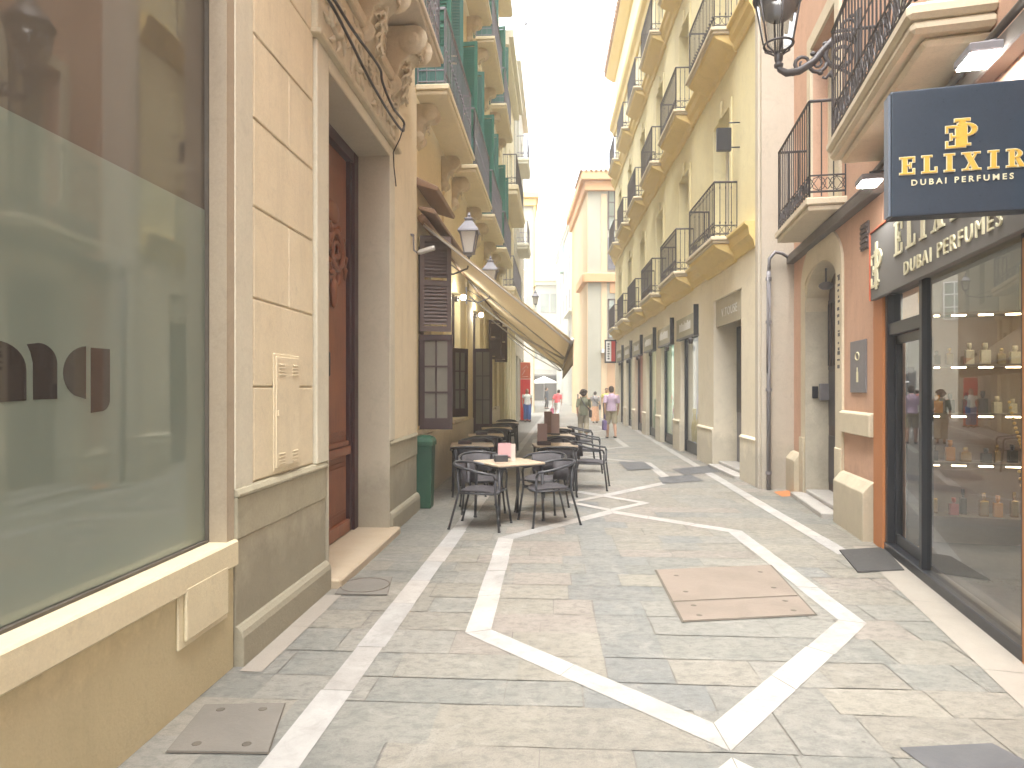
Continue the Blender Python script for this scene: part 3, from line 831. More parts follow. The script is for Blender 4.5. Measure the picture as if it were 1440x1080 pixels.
# door: dark frame and two tall panelled leaves
b = EP.mb(); nd = -.38
b.nb(D1-.16, D1-.013, nd-.08, nd+.05, .076, DT-.013); b.nb(D0+.013, D0+.1, nd-.08, nd+.05, .076, DT-.013); b.nb(D0+.101, D1-.161, nd-.08, nd+.048, DT-.14, DT-.0135)
b.nb(D1-.24, D1-.161, nd-.06, nd+.02, .077, DT-.141)
dr = EP.part('door', b, M['door_dark'], bevel=.006)
mid = (D0+.1 + D1-.24)/2
for q0, q1 in ((D0+.101, mid-.004), (mid+.004, D1-.241)):
    b = EP.mb(); b.nb(q0, q1, nd-.06, nd-.02, .08, DT-.142)
    def panel(z0, z1, lay=3):
        for k in range(lay): i = .05 + .045*k; b.nb(q0+i, q1-i, nd-.0199+.012*(k if k < 2 else 0.3), nd-.008+.012*(k if k < 2 else .3), z0+.045*k, z1-.045*k)
    b.nb(q0+.02, q1-.02, nd-.0195, nd+.03, .085, .22)
    panel(.3, .86); b.nb(q0+.01, q1-.01, nd-.0195, nd+.035, .93, 1.02); b.nb(q0+.03, q1-.03, nd-.0194, nd+.02, 1.03, 1.08)
    panel(1.14, 3.0); panel(3.12, 3.95)
    lf = EP.part('door_leaf', b, M['door'], parent=dr, bevel=.006)
b = EP.mb(); carving(b, b.P, mid+.1, D1-.34, nd+.012, 2.75, 3.35, 4); b.ell(b.P(mid+.3, nd+.02, 3.45), (.2,.03,.12), 10); b.ell(b.P(mid+.3, nd+.03, 2.62), (.08,.04,.16), 10)
EP.part('door_carving', b, M['door'], parent=dr)
b = EP.mb(); b.tube([b.P(mid+.07, nd+.02, 1.75), b.P(mid+.07, nd+.06, 1.78), b.P(mid+.07, nd+.06, 2.0), b.P(mid+.07, nd+.02, 2.03)], .014, 6); b.nb(mid+.04, mid+.1, nd-.005, nd+.012, 1.65, 2.15)
EP.part('handle', b, M['iron'], parent=dr, bevel=.004)
# meter cupboard
b = EP.mb(); s0, s1 = FL.Y(4.49), FL.Y(4.93)
b.nb(s0, s1, .0065, .016, 1.09, 1.885); b.nb(s0+.02, s1-.02, .0161, .026, 1.11, 1.865)
for z in (1.17, 1.78):
    for x in (s0+.06, s1-.15):
        for k in range(4): b.nb(x, x+.09, .0265, .034, z-.04+.022*k, z-.03+.022*k)
b.nb(s0+.03, s0+.045, .0262, .036, 1.46, 1.50)
EP.part('meter_cupboard', b, M['block'], bevel=.003)
# carved lintel, brackets and balcony above
L0, L1 = FL.Y(5.2), FL.Y(7.9)
b = EP.mb(); b.nb(L0, L1, -.011, .055, DT+.12, 5.08); b.nb(L0-.03, L1+.03, -.011, .10, 5.081, 5.2); b.nb(L0-.01, L1+.01, -.01, .085, DT+.121, DT+.17)
lin = EP.part('lintel', b, M['orn'], bevel=.012)
b = EP.mb(); carving(b, b.P, L0+.08, L1-.08, .06, DT+.2, 5.04, 3, .95)
EP.part('carving', b, M['orn'], parent=lin, remesh=.012, smooth_it=1)
for i, s in enumerate((FL.Y(5.45), FL.Y(6.55), FL.Y(7.65))):
    b = corbel(EP.fr.sg, i, .3, .40, .85); b.shift((s, 0, 5.72))
    acanthus(b, b.P, s, .16, 5.34, .44, .26); acanthus(b, b.P, s, .33, 5.68, .30, .26); acanthus(b, b.P, s, .05, 4.98, .22, .2)
    EP.part('corbel', b, M['orn'], remesh=.009, smooth_it=0)
b = EP.mb(); carving(b, b.P, FL.Y(5.65), FL.Y(6.4), .03, 5.25, 5.68, 9); carving(b, b.P, FL.Y(6.75), FL.Y(7.5), .03, 5.25, 5.68, 11); EP.part('carving', b, M['orn'], parent=lin, remesh=.012, smooth_it=1)
bal = slab(-1, FL.Y(8.55)-FL.Y(4.4), .42, -.12, .12).shift((FL.Y(4.4), 0, 5.87))
bo = EP.part('balcony', bal, M['soffit'], bevel=.01)
rr = railing(-1, FL.Y(8.5)-FL.Y(4.5), .42, 1.0, style='twist').shift((FL.Y(4.5), 0, 5.88)); EP.part('railing', rr, M['iron_l'], parent=bo)
b = EP.mb(); b.nb(FL.Y(5.4), FL.Y(7.7), -.3, -.28, 5.95, 8.5); EP.part('window', b, M['pane_dark'])

# cables clipped along the lintel
b = MB(-1)
def fpt(px, py, n): s = FL.s(px, n); return FL.pt(s, n, FL.z(py, s, n))
for off, pts in ((0, [(400,-90),(462,0),(490,52),(520,112),(548,160),(566,184),(568,176)]), (1, [(408,-95),(470,0),(496,42),(520,75),(535,98),(538,116),(552,150),(568,172),(566,184)])):
    b.tube(soft([fpt(x, y, .16 + .012*off) for x, y in pts]), .013, 6)
b.tube([fpt(566,184,.16), fpt(562,196,.13), fpt(553,214,.06), fpt(554,235,.06), fpt(557,262,.06)], .007, 5)
tag(b.build('wall_cable', M['cable']), 'pair of black cables looping across the carved door lintel', 'cable')

# security camera on the corner of the portal house
cs = FL.Y(8.75); cz = 1.65 + (546-352)/F*8.75
cc = empty('security_camera', FL.pt(cs, 0, cz), FL.rz, 'small grey security camera on a bent bracket beside the awning', 'camera')
b = MB(-1); b.tube([b.P(0, -.005, .2), b.P(0, .04, .2), b.P(0, .05, 0), b.P(.02, .09, -.03)], .012, 6); b.lathe([(.045,0),(.045,.02)], b.P(0,.01,.19), 10); b.build('bracket', M['pipe'], cc)
b = MB(-1); b.tube([b.P(.0, .1, -.035), b.P(.02, .13, -.02), b.P(.03, .30, .03), b.P(.03, .32, .035)], [.02,.034,.034,.03], 10); b.build('housing', M['alu'], cc)

# ================================================================ left: restaurant house with green shutters
E3 = Bld('restaurant_building', FL, FL.Y(9.12), 'warm cream house with green shutters above brown framed bar windows', 'building')
G0, G1 = FL.Y(9.1), FL.Y(23.5)
NB = -.10
bays = [9.3, 12.62, 16.2, 20.0]
gops = [(FL.Y(9.75), FL.Y(10.75), 1.05, 3.85), (FL.Y(12.85), FL.Y(14.0), 1.05, 3.6), (FL.Y(16.15), FL.Y(17.6), -.2, 3.6), (FL.Y(19.6), FL.Y(20.6), 1.05, 3.7), (FL.Y(21.6), FL.Y(22.6), 1.05, 3.7)]
uops = []
for k, z in enumerate((5.85, 10.15, 14.45)):
    for y in bays: uops.append((FL.Y(y+.85), FL.Y(y+1.95), z+.02, z+2.75))
b = E3.mb(); b.facade(G0, G1, -.05, 18.3, -.5, NB, gops + uops); E3.part('wall', b, M['l3'])
b = E3.mb(); b.nb(G0, G1, -.6, .4, 18.3, 18.55); b.nb(G0, G1, -.6, .3, 18.0, 18.299); E3.part('cornice', b, M['l3sof'])
b = E3.mb(); b.prism([(.55,18.551),(-5,20.2),(-5,18.551)], lambda u, v, d: b.P(d, u, v), G0, G1); E3.part('roof', b, M['roof'])
b = E3.mb()
for q0, q1 in ((G0+.01, gops[2][0]), (gops[2][1], G1)): b.nb(q0, q1, NB-.01, NB+.035, -.03, .95)
for o in gops:
    if o[2] > 0: b.nb(o[0]-.08, o[1]+.08, NB-.1, NB+.09, o[2]-.07, o[2]+.001)
E3.part('stone_base', b, M['cream_trim'], bevel=.008)
b = E3.mb()
for y in (11.9, 15.0, 18.6, 21.15): b.nb(FL.Y(y)-.16, FL.Y(y)+.16, NB-.01, NB+.04, .951, 5.2)
E3.part('pilaster', b, M['l3'], bevel=.006)
b = E3.mb(); b.nb(G0+.02, G1-.02, -.5, -.46, 0, 18); E3.part('inner_wall', b, M['interior'])
# ground floor joinery
def hung(bld, name, mb, mt, s, n, z, ang, parent=None):
    """leaf hinged at (s, n, z), swung ang degrees away from the wall line"""
    o = mb.build(name, mt, parent or bld.root)
    o.location = bld.at(s, n, z); o.rotation_euler = (0, 0, R(ang)*bld.fr.sg)
    return o
for i, o in enumerate(gops):
    b = E3.mb(); q = .06
    b.nb(o[0], o[0]+q, -.3, -.22, max(o[2],.0), o[3]); b.nb(o[1]-q, o[1], -.3, -.22, max(o[2],.0), o[3]); b.nb(o[0]+q, o[1]-q, -.3, -.222, o[3]-q, o[3]); b.nb(o[0]+q, o[1]-q, -.3, -.222, 2.42, 2.5)
    wn = E3.part('window' if i != 2 else 'doorway', b, M['brownwood'])
    b = E3.mb(); b.nb(o[0]+q, o[1]-q, -.27, -.26, 2.5, o[3]-q)
    if i != 2: b.nb(o[0]+q, o[1]-q, -.27, -.26, o[2], 2.42)
    E3.part('pane', b, M['pane_pale'] if i in (1, 2) else M['pane_dark'], parent=wn)
for s, w_, h_, z, ang, cols, n in ((9.62, .47, 1.36, 1.06, 88, 2, -.05), (12.75, .40, 1.32, 1.1, 40, 2, -.08), (16.0, .46, 2.0, .65, 84, 2, -.08)):
    cb, cp = casement(w_, h_, cols, 3)
    if z < 1: cb, cp = casement(w_, 2.5, cols, 3, bot=.7); z = .1
    wl = hung(E3, 'casement_leaf', cb, M['brownwood'], FL.Y(s), n, z, ang)
    cp.build('pane', M['curtain'], wl)
for s, w_, h_, z, ang in ((9.62, .45, 1.38, 2.47, 74), (19.55, .42, 1.15, 2.5, 60), (21.55, .42, 1.15, 2.5, 60)):
    hung(E3, 'window_shutter', louvre_leaf(w_, h_), M['shutter_br'], FL.Y(s), -.05, z, ang)
# upper balconies
proto = None
for k, z in enumerate((5.86, 10.16, 14.46)):
    for j, y in enumerate(bays):
        if k == 2 and j < 2: continue
        if proto is None:
            bo = slab(-1, 2.85, .40, -.14, .14).build('balcony', M['l3sof'], E3.root, bevel=.012)
            railing(-1, 2.8, .38, 1.08, style='twist', pitch=.14, band_h=.16, r=.0065).shift((.025, 0, 0)).build('railing', M['iron_l'], bo)
            es = MB(-1); es.nb(.03, .05, -.08, .36, .0, .55)
            for q in range(4): es.nb(.022, .058, -.08+.11*q, -.06+.11*q, 0, .56)
            es.nb(.022, .058, -.08, .36, .29, .32); es.build('end_screen', M['green2'], bo)
            lv = louvre_leaf(.42, 2.7); first = lv.build('shutter_leaf', M['green'], bo, loc=(.80, .06, .02)); first.rotation_euler = (0, 0, R(-96))
            s2 = louvre_leaf(.42, 2.7).build('shutter_leaf', M['green'], bo, loc=(2.0, .06, .02)); s2.rotation_euler = (0, 0, R(-82))
            proto = bo; bo.location = E3.at(FL.Y(y), NB+.08, z)
        else: dup(proto, E3.at(FL.Y(y), NB+.08, z))
b0 = None
for k, z in enumerate((5.72, 10.02)):
    for y in bays:
        for dy in (.35, 2.5):
            if b0 is None:
                b0 = corbel(-1, 5, .2, .28, .62).build('corbel', M['orn'], E3.root, remesh=.012, smooth_it=0); b0.location = E3.at(FL.Y(y+dy), NB, z)
            else:
                c = b0.copy(); COL.objects.link(c); c.location = E3.at(FL.Y(y+dy), NB, z)
b = E3.mb()
for o in uops: b.nb(o[0], o[1], -.32, -.3, o[2], o[3])
E3.part('window', b, M['pane_dark'])
# stone hood over the first window, below the balcony
b = E3.mb(); b.prism([(-.1,0),(.22,-.10),(.24,-.04),(-.1,.12)], lambda u, v, d: b.P(d, u, v + 4.55), FL.Y(9.5), FL.Y(11.1)); E3.part('window_hood', b, M['brass'], bevel=.01)

# ================================================================ left: pale houses further on
def upper_windows(bld, cols, rows, w_, mt, n=-.06):
    for z0, z1 in rows:
        for y in cols:
            b = bld.mb(); s = bld.fr.Y(y)
            b.nb(s-w_/2, s-w_/2+.06, n-.06, n, z0, z1); b.nb(s+w_/2-.06, s+w_/2, n-.06, n, z0, z1); b.nb(s-w_/2+.06, s+w_/2-.06, n-.06, n-.002, z1-.06, z1); b.nb(s-.025, s+.025, n-.06, n-.003, z0, z1-.06)
            wn = bld.part('window', b, M['white'])
            b = bld.mb(); b.nb(s-w_/2+.06, s+w_/2-.06, n-.05, n-.04, z0, z1-.06); bld.part('pane', b, mt, parent=wn)
E4 = Bld('pilastered_house', FL, FL.Y(23.5), 'ivory house with pilasters at street level and one long balcony, beyond the restaurant', 'building')
g4 = [(FL.Y(y)-.45, FL.Y(y)+.45, .9, 3.7) for y in (24.6, 26.1, 27.6, 29.1)]
u4 = [(FL.Y(y)-.55, FL.Y(y)+.55, z, z+2.4) for y in (25.2, 27.9) for z in (5.4, 9.1, 12.0) if z < 12]
b = E4.mb(); b.facade(FL.Y(23.51), FL.Y(30.2), -.05, 14.0, -.4, 0, g4 + u4); E4.part('wall', b, M['l4b'])
b = E4.mb()
for y in (23.85, 25.35, 26.85, 28.35, 29.85): b.nb(FL.Y(y)-.2, FL.Y(y)+.2, .0, .09, 0, 4.2)
b.nb(FL.Y(23.52), FL.Y(30.2), .0, .14, 4.2, 4.5); E4.part('pilaster', b, M['l4b'], bevel=.02)
b = E4.mb(); b.nb(FL.Y(23.52), FL.Y(30.25), -.4, .4, 14.0, 14.25); b.nb(FL.Y(23.52), FL.Y(30.22), -.4, .25, 13.75, 13.999); E4.part('cornice', b, M['l4'])
b = E4.mb(); b.nb(FL.Y(23.6), FL.Y(30.1), -.4, -.36, 0, 13.7); E4.part('inner_wall', b, M['pane_pale'])
bo = E4.part('balcony', slab(-1, 5.0, .5, -.35, .35, over=.06).shift((FL.Y(24), 0, 8.95)), M['l3sof'], bevel=.03)
E4.part('railing', railing(-1, 4.95, .48, 1.1, pitch=.14).shift((FL.Y(24.02), 0, 8.95)), M['iron'], parent=bo)
bo = E4.part('balcony', slab(-1, 5.0, .4, -.3, .3, over=.06).shift((FL.Y(24), 0, 5.3)), M['l3sof'], bevel=.03)
E4.part('railing', railing(-1, 4.95, .38, 1.1, pitch=.14).shift((FL.Y(24.02), 0, 5.3)), M['iron_l'], parent=bo)
E5 = Bld('white_house', FL, FL.Y(30.3), 'tall white house with two short iron balconies past the ivory house', 'building')
u5 = [(FL.Y(y)-.5, FL.Y(y)+.5, z, z+2.3) for y in (33.2, 36.5) for z in (5.2, 8.75, 12.8)] + [(FL.Y(y)-.7, FL.Y(y)+.7, .1, 3.2) for y in (32.2, 35, 37.8)]
b = E5.mb(); b.facade(FL.Y(30.3), FL.Y(39), -.05, 16.5, -.4, .02, u5); E5.part('wall', b, M['ivory'])
b = E5.mb(); b.nb(FL.Y(30.35), FL.Y(38.9), -.4, -.36, 0, 16); E5.part('inner_wall', b, M['pane_pale'])
for z in (8.65, 12.75):
    bo = E5.part('balcony', slab(-1, 2.4, .55, -.3, .3).shift((FL.Y(32.2), 0, z)), M['l4'], bevel=.03)
    E5.part('railing', railing(-1, 2.4, .53, 1.05, pitch=.16).shift((FL.Y(32.2), 0, z)), M['iron_l'], parent=bo)
b = E5.mb(); b.nb(FL.Y(30.3), FL.Y(39), -.4, .3, 16.5, 16.7); E5.part('cornice', b, M['l4'])
def block_house(name, x0, x1, y0, y1, h, mt, label, corn=None, roofm=None, side='both', ch=.5, co_=.45):
    o = empty(name, ((x0+x1)/2, y0, 0), 0, label, 'building'); cx = (x0+x1)/2
    b = MB(); b.box(x0-cx, x1-cx, 0, y1-y0, -.05, h); b.build('wall', mt, o)
    if corn:
        b = MB(); b.box(x0-cx-co_, x1-cx+co_, -co_, y1-y0+co_, h, h+ch*.45); b.box(x0-cx-co_*.5, x1-cx+co_*.5, -co_*.5, y1-y0+co_*.5, h-ch*.55, h-.001); b.build('cornice', corn, o, bevel=.03)
    if roofm:
        b = MB(); hx, hy = (x1-x0)/2+co_, (y1-y0); z = h+ch*.45+.001
        b.add([(-hx,-co_,z),(hx,-co_,z),(hx,hy+co_,z),(-hx,hy+co_,z),(0,hy*.3,z+1.4),(0,hy*.7,z+1.4)], [(0,1,4),(1,2,5,4),(2,3,5),(3,0,4,5),(0,3,2,1)])
        q = -hx
        while q < hx: b.tube([(q, -co_-.05, z+.03), (q, hy*.3, z+1.42*(1-abs(q)/hx)+.03)], .075, 6); q += .27
        b.build('roof', roofm, o)
    return o
def fwin(o, x, z0, z1, w_, frame, pane, y=-.0, grid=(2, 3)):
    b = MB(); b.box(x-w_/2, x-w_/2+.07, y-.05, y+.04, z0, z1); b.box(x+w_/2-.07, x+w_/2, y-.05, y+.04, z0, z1); b.box(x-w_/2+.07, x+w_/2-.07, y-.048, y+.04, z0, z0+.07); b.box(x-w_/2+.07, x+w_/2-.07, y-.048, y+.04, z1-.07, z1)
    for i in range(1, grid[0]): q = x-w_/2 + w_*i/grid[0]; b.box(q-.03, q+.03, y-.046, y+.03, z0+.07, z1-.07)
    for i in range(1, grid[1]): q = z0 + (z1-z0)*i/grid[1]; b.box(x-w_/2+.07, x+w_/2-.07, y-.04, y+.03, q-.03, q+.03)
    wn = b.build('window', frame, o)
    b = MB(); b.box(x-w_/2+.07, x+w_/2-.07, y-.02, y+.01, z0+.07, z1-.07); b.build('pane', pane, wn)
    return wn
o6 = block_house('cream_house', -5.5, 1.45, 45, 62, 14.4, M['ivory'], 'cream house with ochre cornice at the end of the left row', M['ochre'], None, ch=.9, co_=.35)
b = MB(); b.box(3.476, 3.60, -.1, 17, 8.5, 13.9); b.box(3.476, 3.54, .4, 17, .0, 8.4); b.build('side_render', M['ochre'], o6)
for x, z in ((2.4, 9.6), (2.4, 5.6)): fwin(o6, x, z, z+2.2, 1.1, M['white'], M['pane_pale'])
# ================================================================ right: yellow house
EY = Bld('yellow_house', FY, FY.Y(11.0), 'long pale yellow house with rows of iron balconies on ochre slabs', 'building')
Y0, Y1 = FY.Y(11.0), FY.Y(34.0)
bays = [12.36 + 3.63*i for i in range(6)]
rows = [4.45, 8.32, 12.15]
rec = (FY.Y(12.1), FY.Y(14.1), -.2, 3.48)
shops = [(FY.Y(15.5 + 2.95*i), FY.Y(15.5 + 2.95*i + 2.05), -.2, 3.25) for i in range(6)]
wops = [(FY.Y(y+.45), FY.Y(y+1.65), z+.02, z+2.6) for y in bays for z in rows]
b = EY.mb(); b.facade(Y0, Y1, 4.1, 17.3, -.42, 0, wops); EY.part('wall', b, M['yel'])
b = EY.mb(); b.facade(Y0, Y1, -.05, 4.1, -.42, .004, [rec] + shops); b.nb(Y0, Y1, -1.4, -.42, 4.1, 4.2); EY.part('ground_wall', b, M['stone'])
# limestone end wall facing the camera, and pilaster at the corner
b = EY.mb(); b.nb(Y0-.03, Y0-.001, -1.2, .004, -.05, 17.3); EY.part('end_wall', b, M['stone_end'])
b = EY.mb(); b.nb(Y0+.001, Y0+.16, .0045, .05, .0, 17.3); EY.part('pilaster', b, M['stone_end'], bevel=.01)
b = EY.mb()
for z in rows: b.prism([(-.01,-.42),(.05,-.42),(.08,-.3),(.14,-.22),(.16,-.08),(.22,-.04),(.22,.0),(-.01,.0)], lambda u, v, d: b.P(d, u, v+z), Y0+.17, Y1+.05)
b.prism([(-.01,-.5),(.08,-.5),(.14,-.3),(.26,-.2),(.3,-.06),(.3,.0),(-.01,.0)], lambda u, v, d: b.P(d, u, v+14.95), Y0+.17, Y1+.1)
EY.part('string_course', b, M['ochre'])
b = EY.mb(); b.prism([(-.01,-.32),(.1,-.3),(.42,-.1),(.46,.0),(-.01,.0)], lambda u, v, d: b.P(d, u, v+17.62), Y0-.1, Y1+.25); EY.part('eaves', b, M['ochre'])
b = EY.mb(); b.prism([(.52,0),(.52,.08),(-6,1.9),(-6,0)], lambda u, v, d: b.P(d, u, v+17.621), Y0-.15, Y1+.3)
q = Y0
while q < Y1: b.tube([b.P(q, .58, 17.66), b.P(q, -.2, 17.90)], .09, 6); q += .3
EY.part('roof', b, M['roof'])
b = EY.mb(); b.nb(Y0+.05, Y1-.05, -.41, -.39, 4.3, 17.0); EY.part('inner_wall', b, M['interior'])
# windows: pale joinery and blinds
wp = None
for y in bays:
    for z in rows:
        if wp is None:
            b = MB(1); W_ = 1.2
            b.nb(0,.07,-.3,-.22,.02,2.6); b.nb(W_-.07,W_,-.3,-.22,.02,2.6); b.nb(.07,W_-.07,-.3,-.222,2.5,2.6); b.nb(W_/2-.05,W_/2+.05,-.3,-.224,.02,2.5); b.nb(.07,W_/2-.05,-.3,-.226,.5,.58); b.nb(W_/2+.05,W_-.07,-.3,-.226,.5,.58)
            wp = b.build('window', M['cream_trim'], EY.root)
            b = MB(1); b.nb(.07,W_-.07,-.27,-.262,.03,2.5); b.build('pane', M['pane_pale'], wp)
            b = MB(1); b.prism([(-.13,.02),(-.001,.02),(-.001,2.601),(W_+.001,2.601),(W_+.001,.02),(W_+.13,.02),(W_+.13,2.74),(-.13,2.74)], lambda u, v, d: b.P(u, d, v), .0005, .03); c = W_/2
            b.prism([(c-.1,2.58),(c+.1,2.58),(c+.15,2.9),(c-.15,2.9)], lambda u, v, d: b.P(u, d, v), .0305, .07); b.build('surround', M['yel'], wp, bevel=.006)
            wp.location = EY.at(FY.Y(y+.45), 0, z)
        else: dup(wp, EY.at(FY.Y(y+.45), 0, z))
bp = None
for y in bays:
    for z in rows:
        if bp is None:
            s_ = MB(1); s_.nb(-.07, 2.22, -.01, .50, -.07, 0); s_.nb(-.04, 2.19, -.01, .46, -.12, -.0705)
            bp = s_.build('balcony', M['cream_trim'], EY.root, bevel=.012)
            s2 = MB(1)
            s2.prism([(-.01,-.46),(.05,-.46),(.09,-.34),(.40,-.19),(.44,-.125),(-.01,-.125)], lambda u, v, d: s2.P(d, u, v), .0, 2.15)
            s2.build('corbelled_soffit', M['ochre'], bp, bevel=.01)
            railing(1, 2.12, .42, 1.02, pitch=.115, band_h=.16).shift((.015, 0, 0)).build('railing', M['iron'], bp)
            bp.location = EY.at(FY.Y(y), .0, z)
        else: dup(bp, EY.at(FY.Y(y), .0, z))
# entrance recess: side walls, sign panel, dark door and marble steps
b = EY.mb(); r0, r1 = rec[0], rec[1]
b.nb(r0, r1, -.60, -.55, -.05, 3.48); b.nb(r0-.3, r0-.001, -.6, -.42, -.05, 3.48); b.nb(r1+.001, r1+.3, -.6, -.42, -.05, 3.48); b.nb(r0, r1, -.6, -.42, 3.481, 3.6)
EY.part('entrance_recess', b, M['stone'])
b = EY.mb(); b.nb(r0+.02, r1-.02, -.549, -.47, 1.15, 2.93); EY.part('door', b, M['black'])
b = EY.mb(); b.nb(r0+.02, r1-.02, -.549, -.475, .121, 1.149); EY.part('door_panel', b, M['pipe'])
b = EY.mb(); b.nb(r0+.002, r1-.002, -.1, -.05, 2.93, 3.478)
pn = EY.part('entrance_sign', b, M['reveal'])
tb, _ = text_mb('V.TOUSE', .24, lambda u, v, d: Vector(((r0+r1)/2 - u, -.048 + d, 3.1 + v)), .006, 1.25); EY.part('lettering', tb, M['white'], parent=pn)
b = EY.mb(); b.nb(r0+.003, r1-.003, -.54, .12, -.05, .06); b.nb(r0+.003, r1-.003, -.54, -.1, .0605, .12)
EY.part('door_step', b, M['step_marble'], bevel=.01)
# plinth blocks between the openings
b = EY.mb(); ed = [Y0+.165, rec[0], rec[1]] + [v for o in shops for v in o[:2]] + [Y1]
for i in range(0, len(ed), 2):
    b = EY.mb(); b.nb(ed[i], ed[i+1], .0045, .035, -.05, .76); b.prism([(.004,.761),(.05,.761),(.05,.78),(.03,.81),(.004,.82)], lambda u, v, d: b.P(d, u, v), ed[i], ed[i+1])
    EY.part('plinth', b, M['stone'], bevel=.006)
# shop windows: dark frames, glass, displays
disp = [('display_grey', (.30,.28,.27)), ('display_mint', (.36,.48,.38)), ('display_cream', (.5,.5,.36)), ('display_red', (.30,.06,.05)), ('display_pale', (.45,.46,.40)), ('display_tan', (.36,.30,.24))]
def lit(name, c):
    m = mat(name, c, rough=.5, sc_=2, bump=0); b = m.node_tree.nodes['Principled BSDF']; b.inputs['Emission Color'].default_value = c4(c); b.inputs['Emission Strength'].default_value = .32  # emission in the backs stands in for the lighting of the displays
    return m
for i, o in enumerate(shops):
    b = EY.mb(); q = .09
    b.nb(o[0], o[0]+q, -.17, -.13, .02, 3.0); b.nb(o[1]-q, o[1], -.17, -.10, .02, 3.0); b.nb(o[0]+q, o[1]-q, -.17, -.132, 2.9, 3.0); b.nb(o[0]+q, o[1]-q, -.17, -.132, .02, .3)
    b.nb(o[0]+.55, o[0]+.60, -.17, -.135, .3, 2.9)
    sw = EY.part('shop_window', b, M['black'])
    b = EY.mb(); b.nb(o[0]+q, o[1]-q, -.160, -.152, .3, 2.9); EY.part('pane', b, M['glass'], parent=sw)
    b = EY.mb(); b.nb(o[0]+.02, o[1]-.02, -.41, -.33, .05, 3.2); EY.part('display_back', b, lit(disp[i][0], disp[i][1]), parent=sw)
    b = EY.mb(); rg = random.Random(i)
    for k in range(5):
        s_ = rg.uniform(o[0]+.3, o[1]-.3); h_ = rg.uniform(.3, 1.0)
        b.lathe([(.06,.3),(.08,.3+h_*.4),(.035,.3+h_*.8),(.05,.3+h_)], b.P(s_, -.24, 0), 10)
    EY.part('display_goods', b, [mat('goods_yellow', (.62,.42,.05), bump=0), M['white'], mat('goods_green', (.12,.3,.16), bump=0)][i % 3], parent=sw)
    # signboard above with a dark end plate and white letters
    b = EY.mb(); b.nb(o[0]+.02, o[1]+.05, .0045, .10, 2.93, 3.42)
    sb = EY.part('signboard', b, M['plinth'], bevel=.006)
    b = EY.mb(); b.nb(o[0]-.03, o[0]+.0195, .0045, .115, 2.88, 3.6); b.nb(o[0]+.02, o[1]+.05, .0046, .102, 2.88, 2.929); EY.part('end_plate', b, M['black'], parent=sb)
    b = EY.mb(); x = o[0]+.4; rg = random.Random(10+i)
    while x < o[1]-.35:
        wq = rg.uniform(.05, .12); b.nb(x, x+wq, .1005, .106, 3.08, 3.08+rg.uniform(.16,.24)); x += wq + .04
    EY.part('lettering', b, M['white'], parent=sb)
    b = EY.mb(); b.tube([b.P(o[0]-.08, .0, 2.88), b.P(o[0]-.08, .16, 2.86), b.P(o[0]-.08, .2, 2.78)], .012, 6); b.lathe([(.05,0),(.06,.1),(.03,.14)], b.P(o[0]-.08, .2, 2.68), 10); EY.part('spot_lamp', b, M['iron'])
b = EY.mb(); s = FY.Y(12.2); b.tube([b.P(s,0,6.5), b.P(s,.2,6.5)], .015, 6); b.tube([b.P(s,0,6.05), b.P(s,.2,6.05)], .015, 6); b.nb(s-.04, s+.04, .16, .42, 5.98, 6.4)
bs = EY.part('box_speaker', b, M['black'], bevel=.008)
bs.parent = None; bs.matrix_world = EY.root.matrix_basis.copy()
tag(bs, 'small black box on two brackets beside the first yellow house window', 'wall box')
# flat sign hung at right angles at the far corner
s = FY.Y(33.0); hs_ = empty('hanging_sign', FY.pt(s, 0, 0), FY.rz, 'narrow hanging sign with white and red panel in a black frame', 'sign')
b = MB(1); b.nb(0, .1, .05, .62, 2.9, 4.05); b.tube([b.P(.05,-.05,3.9), b.P(.05,.1,3.9)], .02, 6); b.build('frame', M['black'], hs_, bevel=.006)
b = MB(1); b.nb(-.008, .0, .30, .56, 2.98, 3.97); b.build('white_panel', M['white'], hs_)
b = MB(1); b.nb(-.0085, .0, .10, .295, 2.98, 3.97); b.build('red_panel', M['red'], hs_)
b = MB(1)
for k in range(7): b.nb(-.011, -.0085, .38+.02*(k%2), .48, 3.08+.12*k, 3.15+.12*k)
b.build('lettering', M['black'], hs_)
# drainpipe and cable on the end wall
pr = FY.pt(Y0, 0, 0)
dp = MB(); x_, y_ = 4.17, 10.86
dp.tube([(x_,y_,0),(x_,y_,3.55)], .035, 8); dp.tube([(x_,y_,3.5),(x_+.01,y_,3.75),(x_+.1,y_-.01,3.86),(x_+.22,y_,3.84),(x_+.4,y_,3.72)], .028, 8)
dp.tube([(x_-.03,y_-.02,1.9),(x_-.04,y_-.05,2.5),(x_-.02,y_-.04,3.0),(x_-.03,y_-.03,3.5)], .015, 5)
for z in (.25, 1.6, 2.7, 3.4): dp.lathe([(.05,z),(.05,z+.05)], (x_,y_,0), 8)
o = dp.build('drainpipe', M['pipe']); tag(o, 'thin grey drainpipe with a bent top on the pale corner of the yellow house', 'drainpipe')

# ================================================================ right: pink house with the perfume shop
EK = Bld('pink_house', FP, FP.Y(6.96), 'terracotta pink house with an arched doorway and small balconies', 'building')
K0, K1 = FP.Y(6.97), FP.Y(11.25)
A0, A1 = FP.Y(8.52), FP.Y(10.1)
b = EK.mb(); b.facade(K0, K1, -.05, 15, -.4, 0, [(A0, A1, -.2, 3.55), (FP.Y(8.55), FP.Y(9.75), 4.0, 6.6)]); EK.part('wall', b, M['pink'])
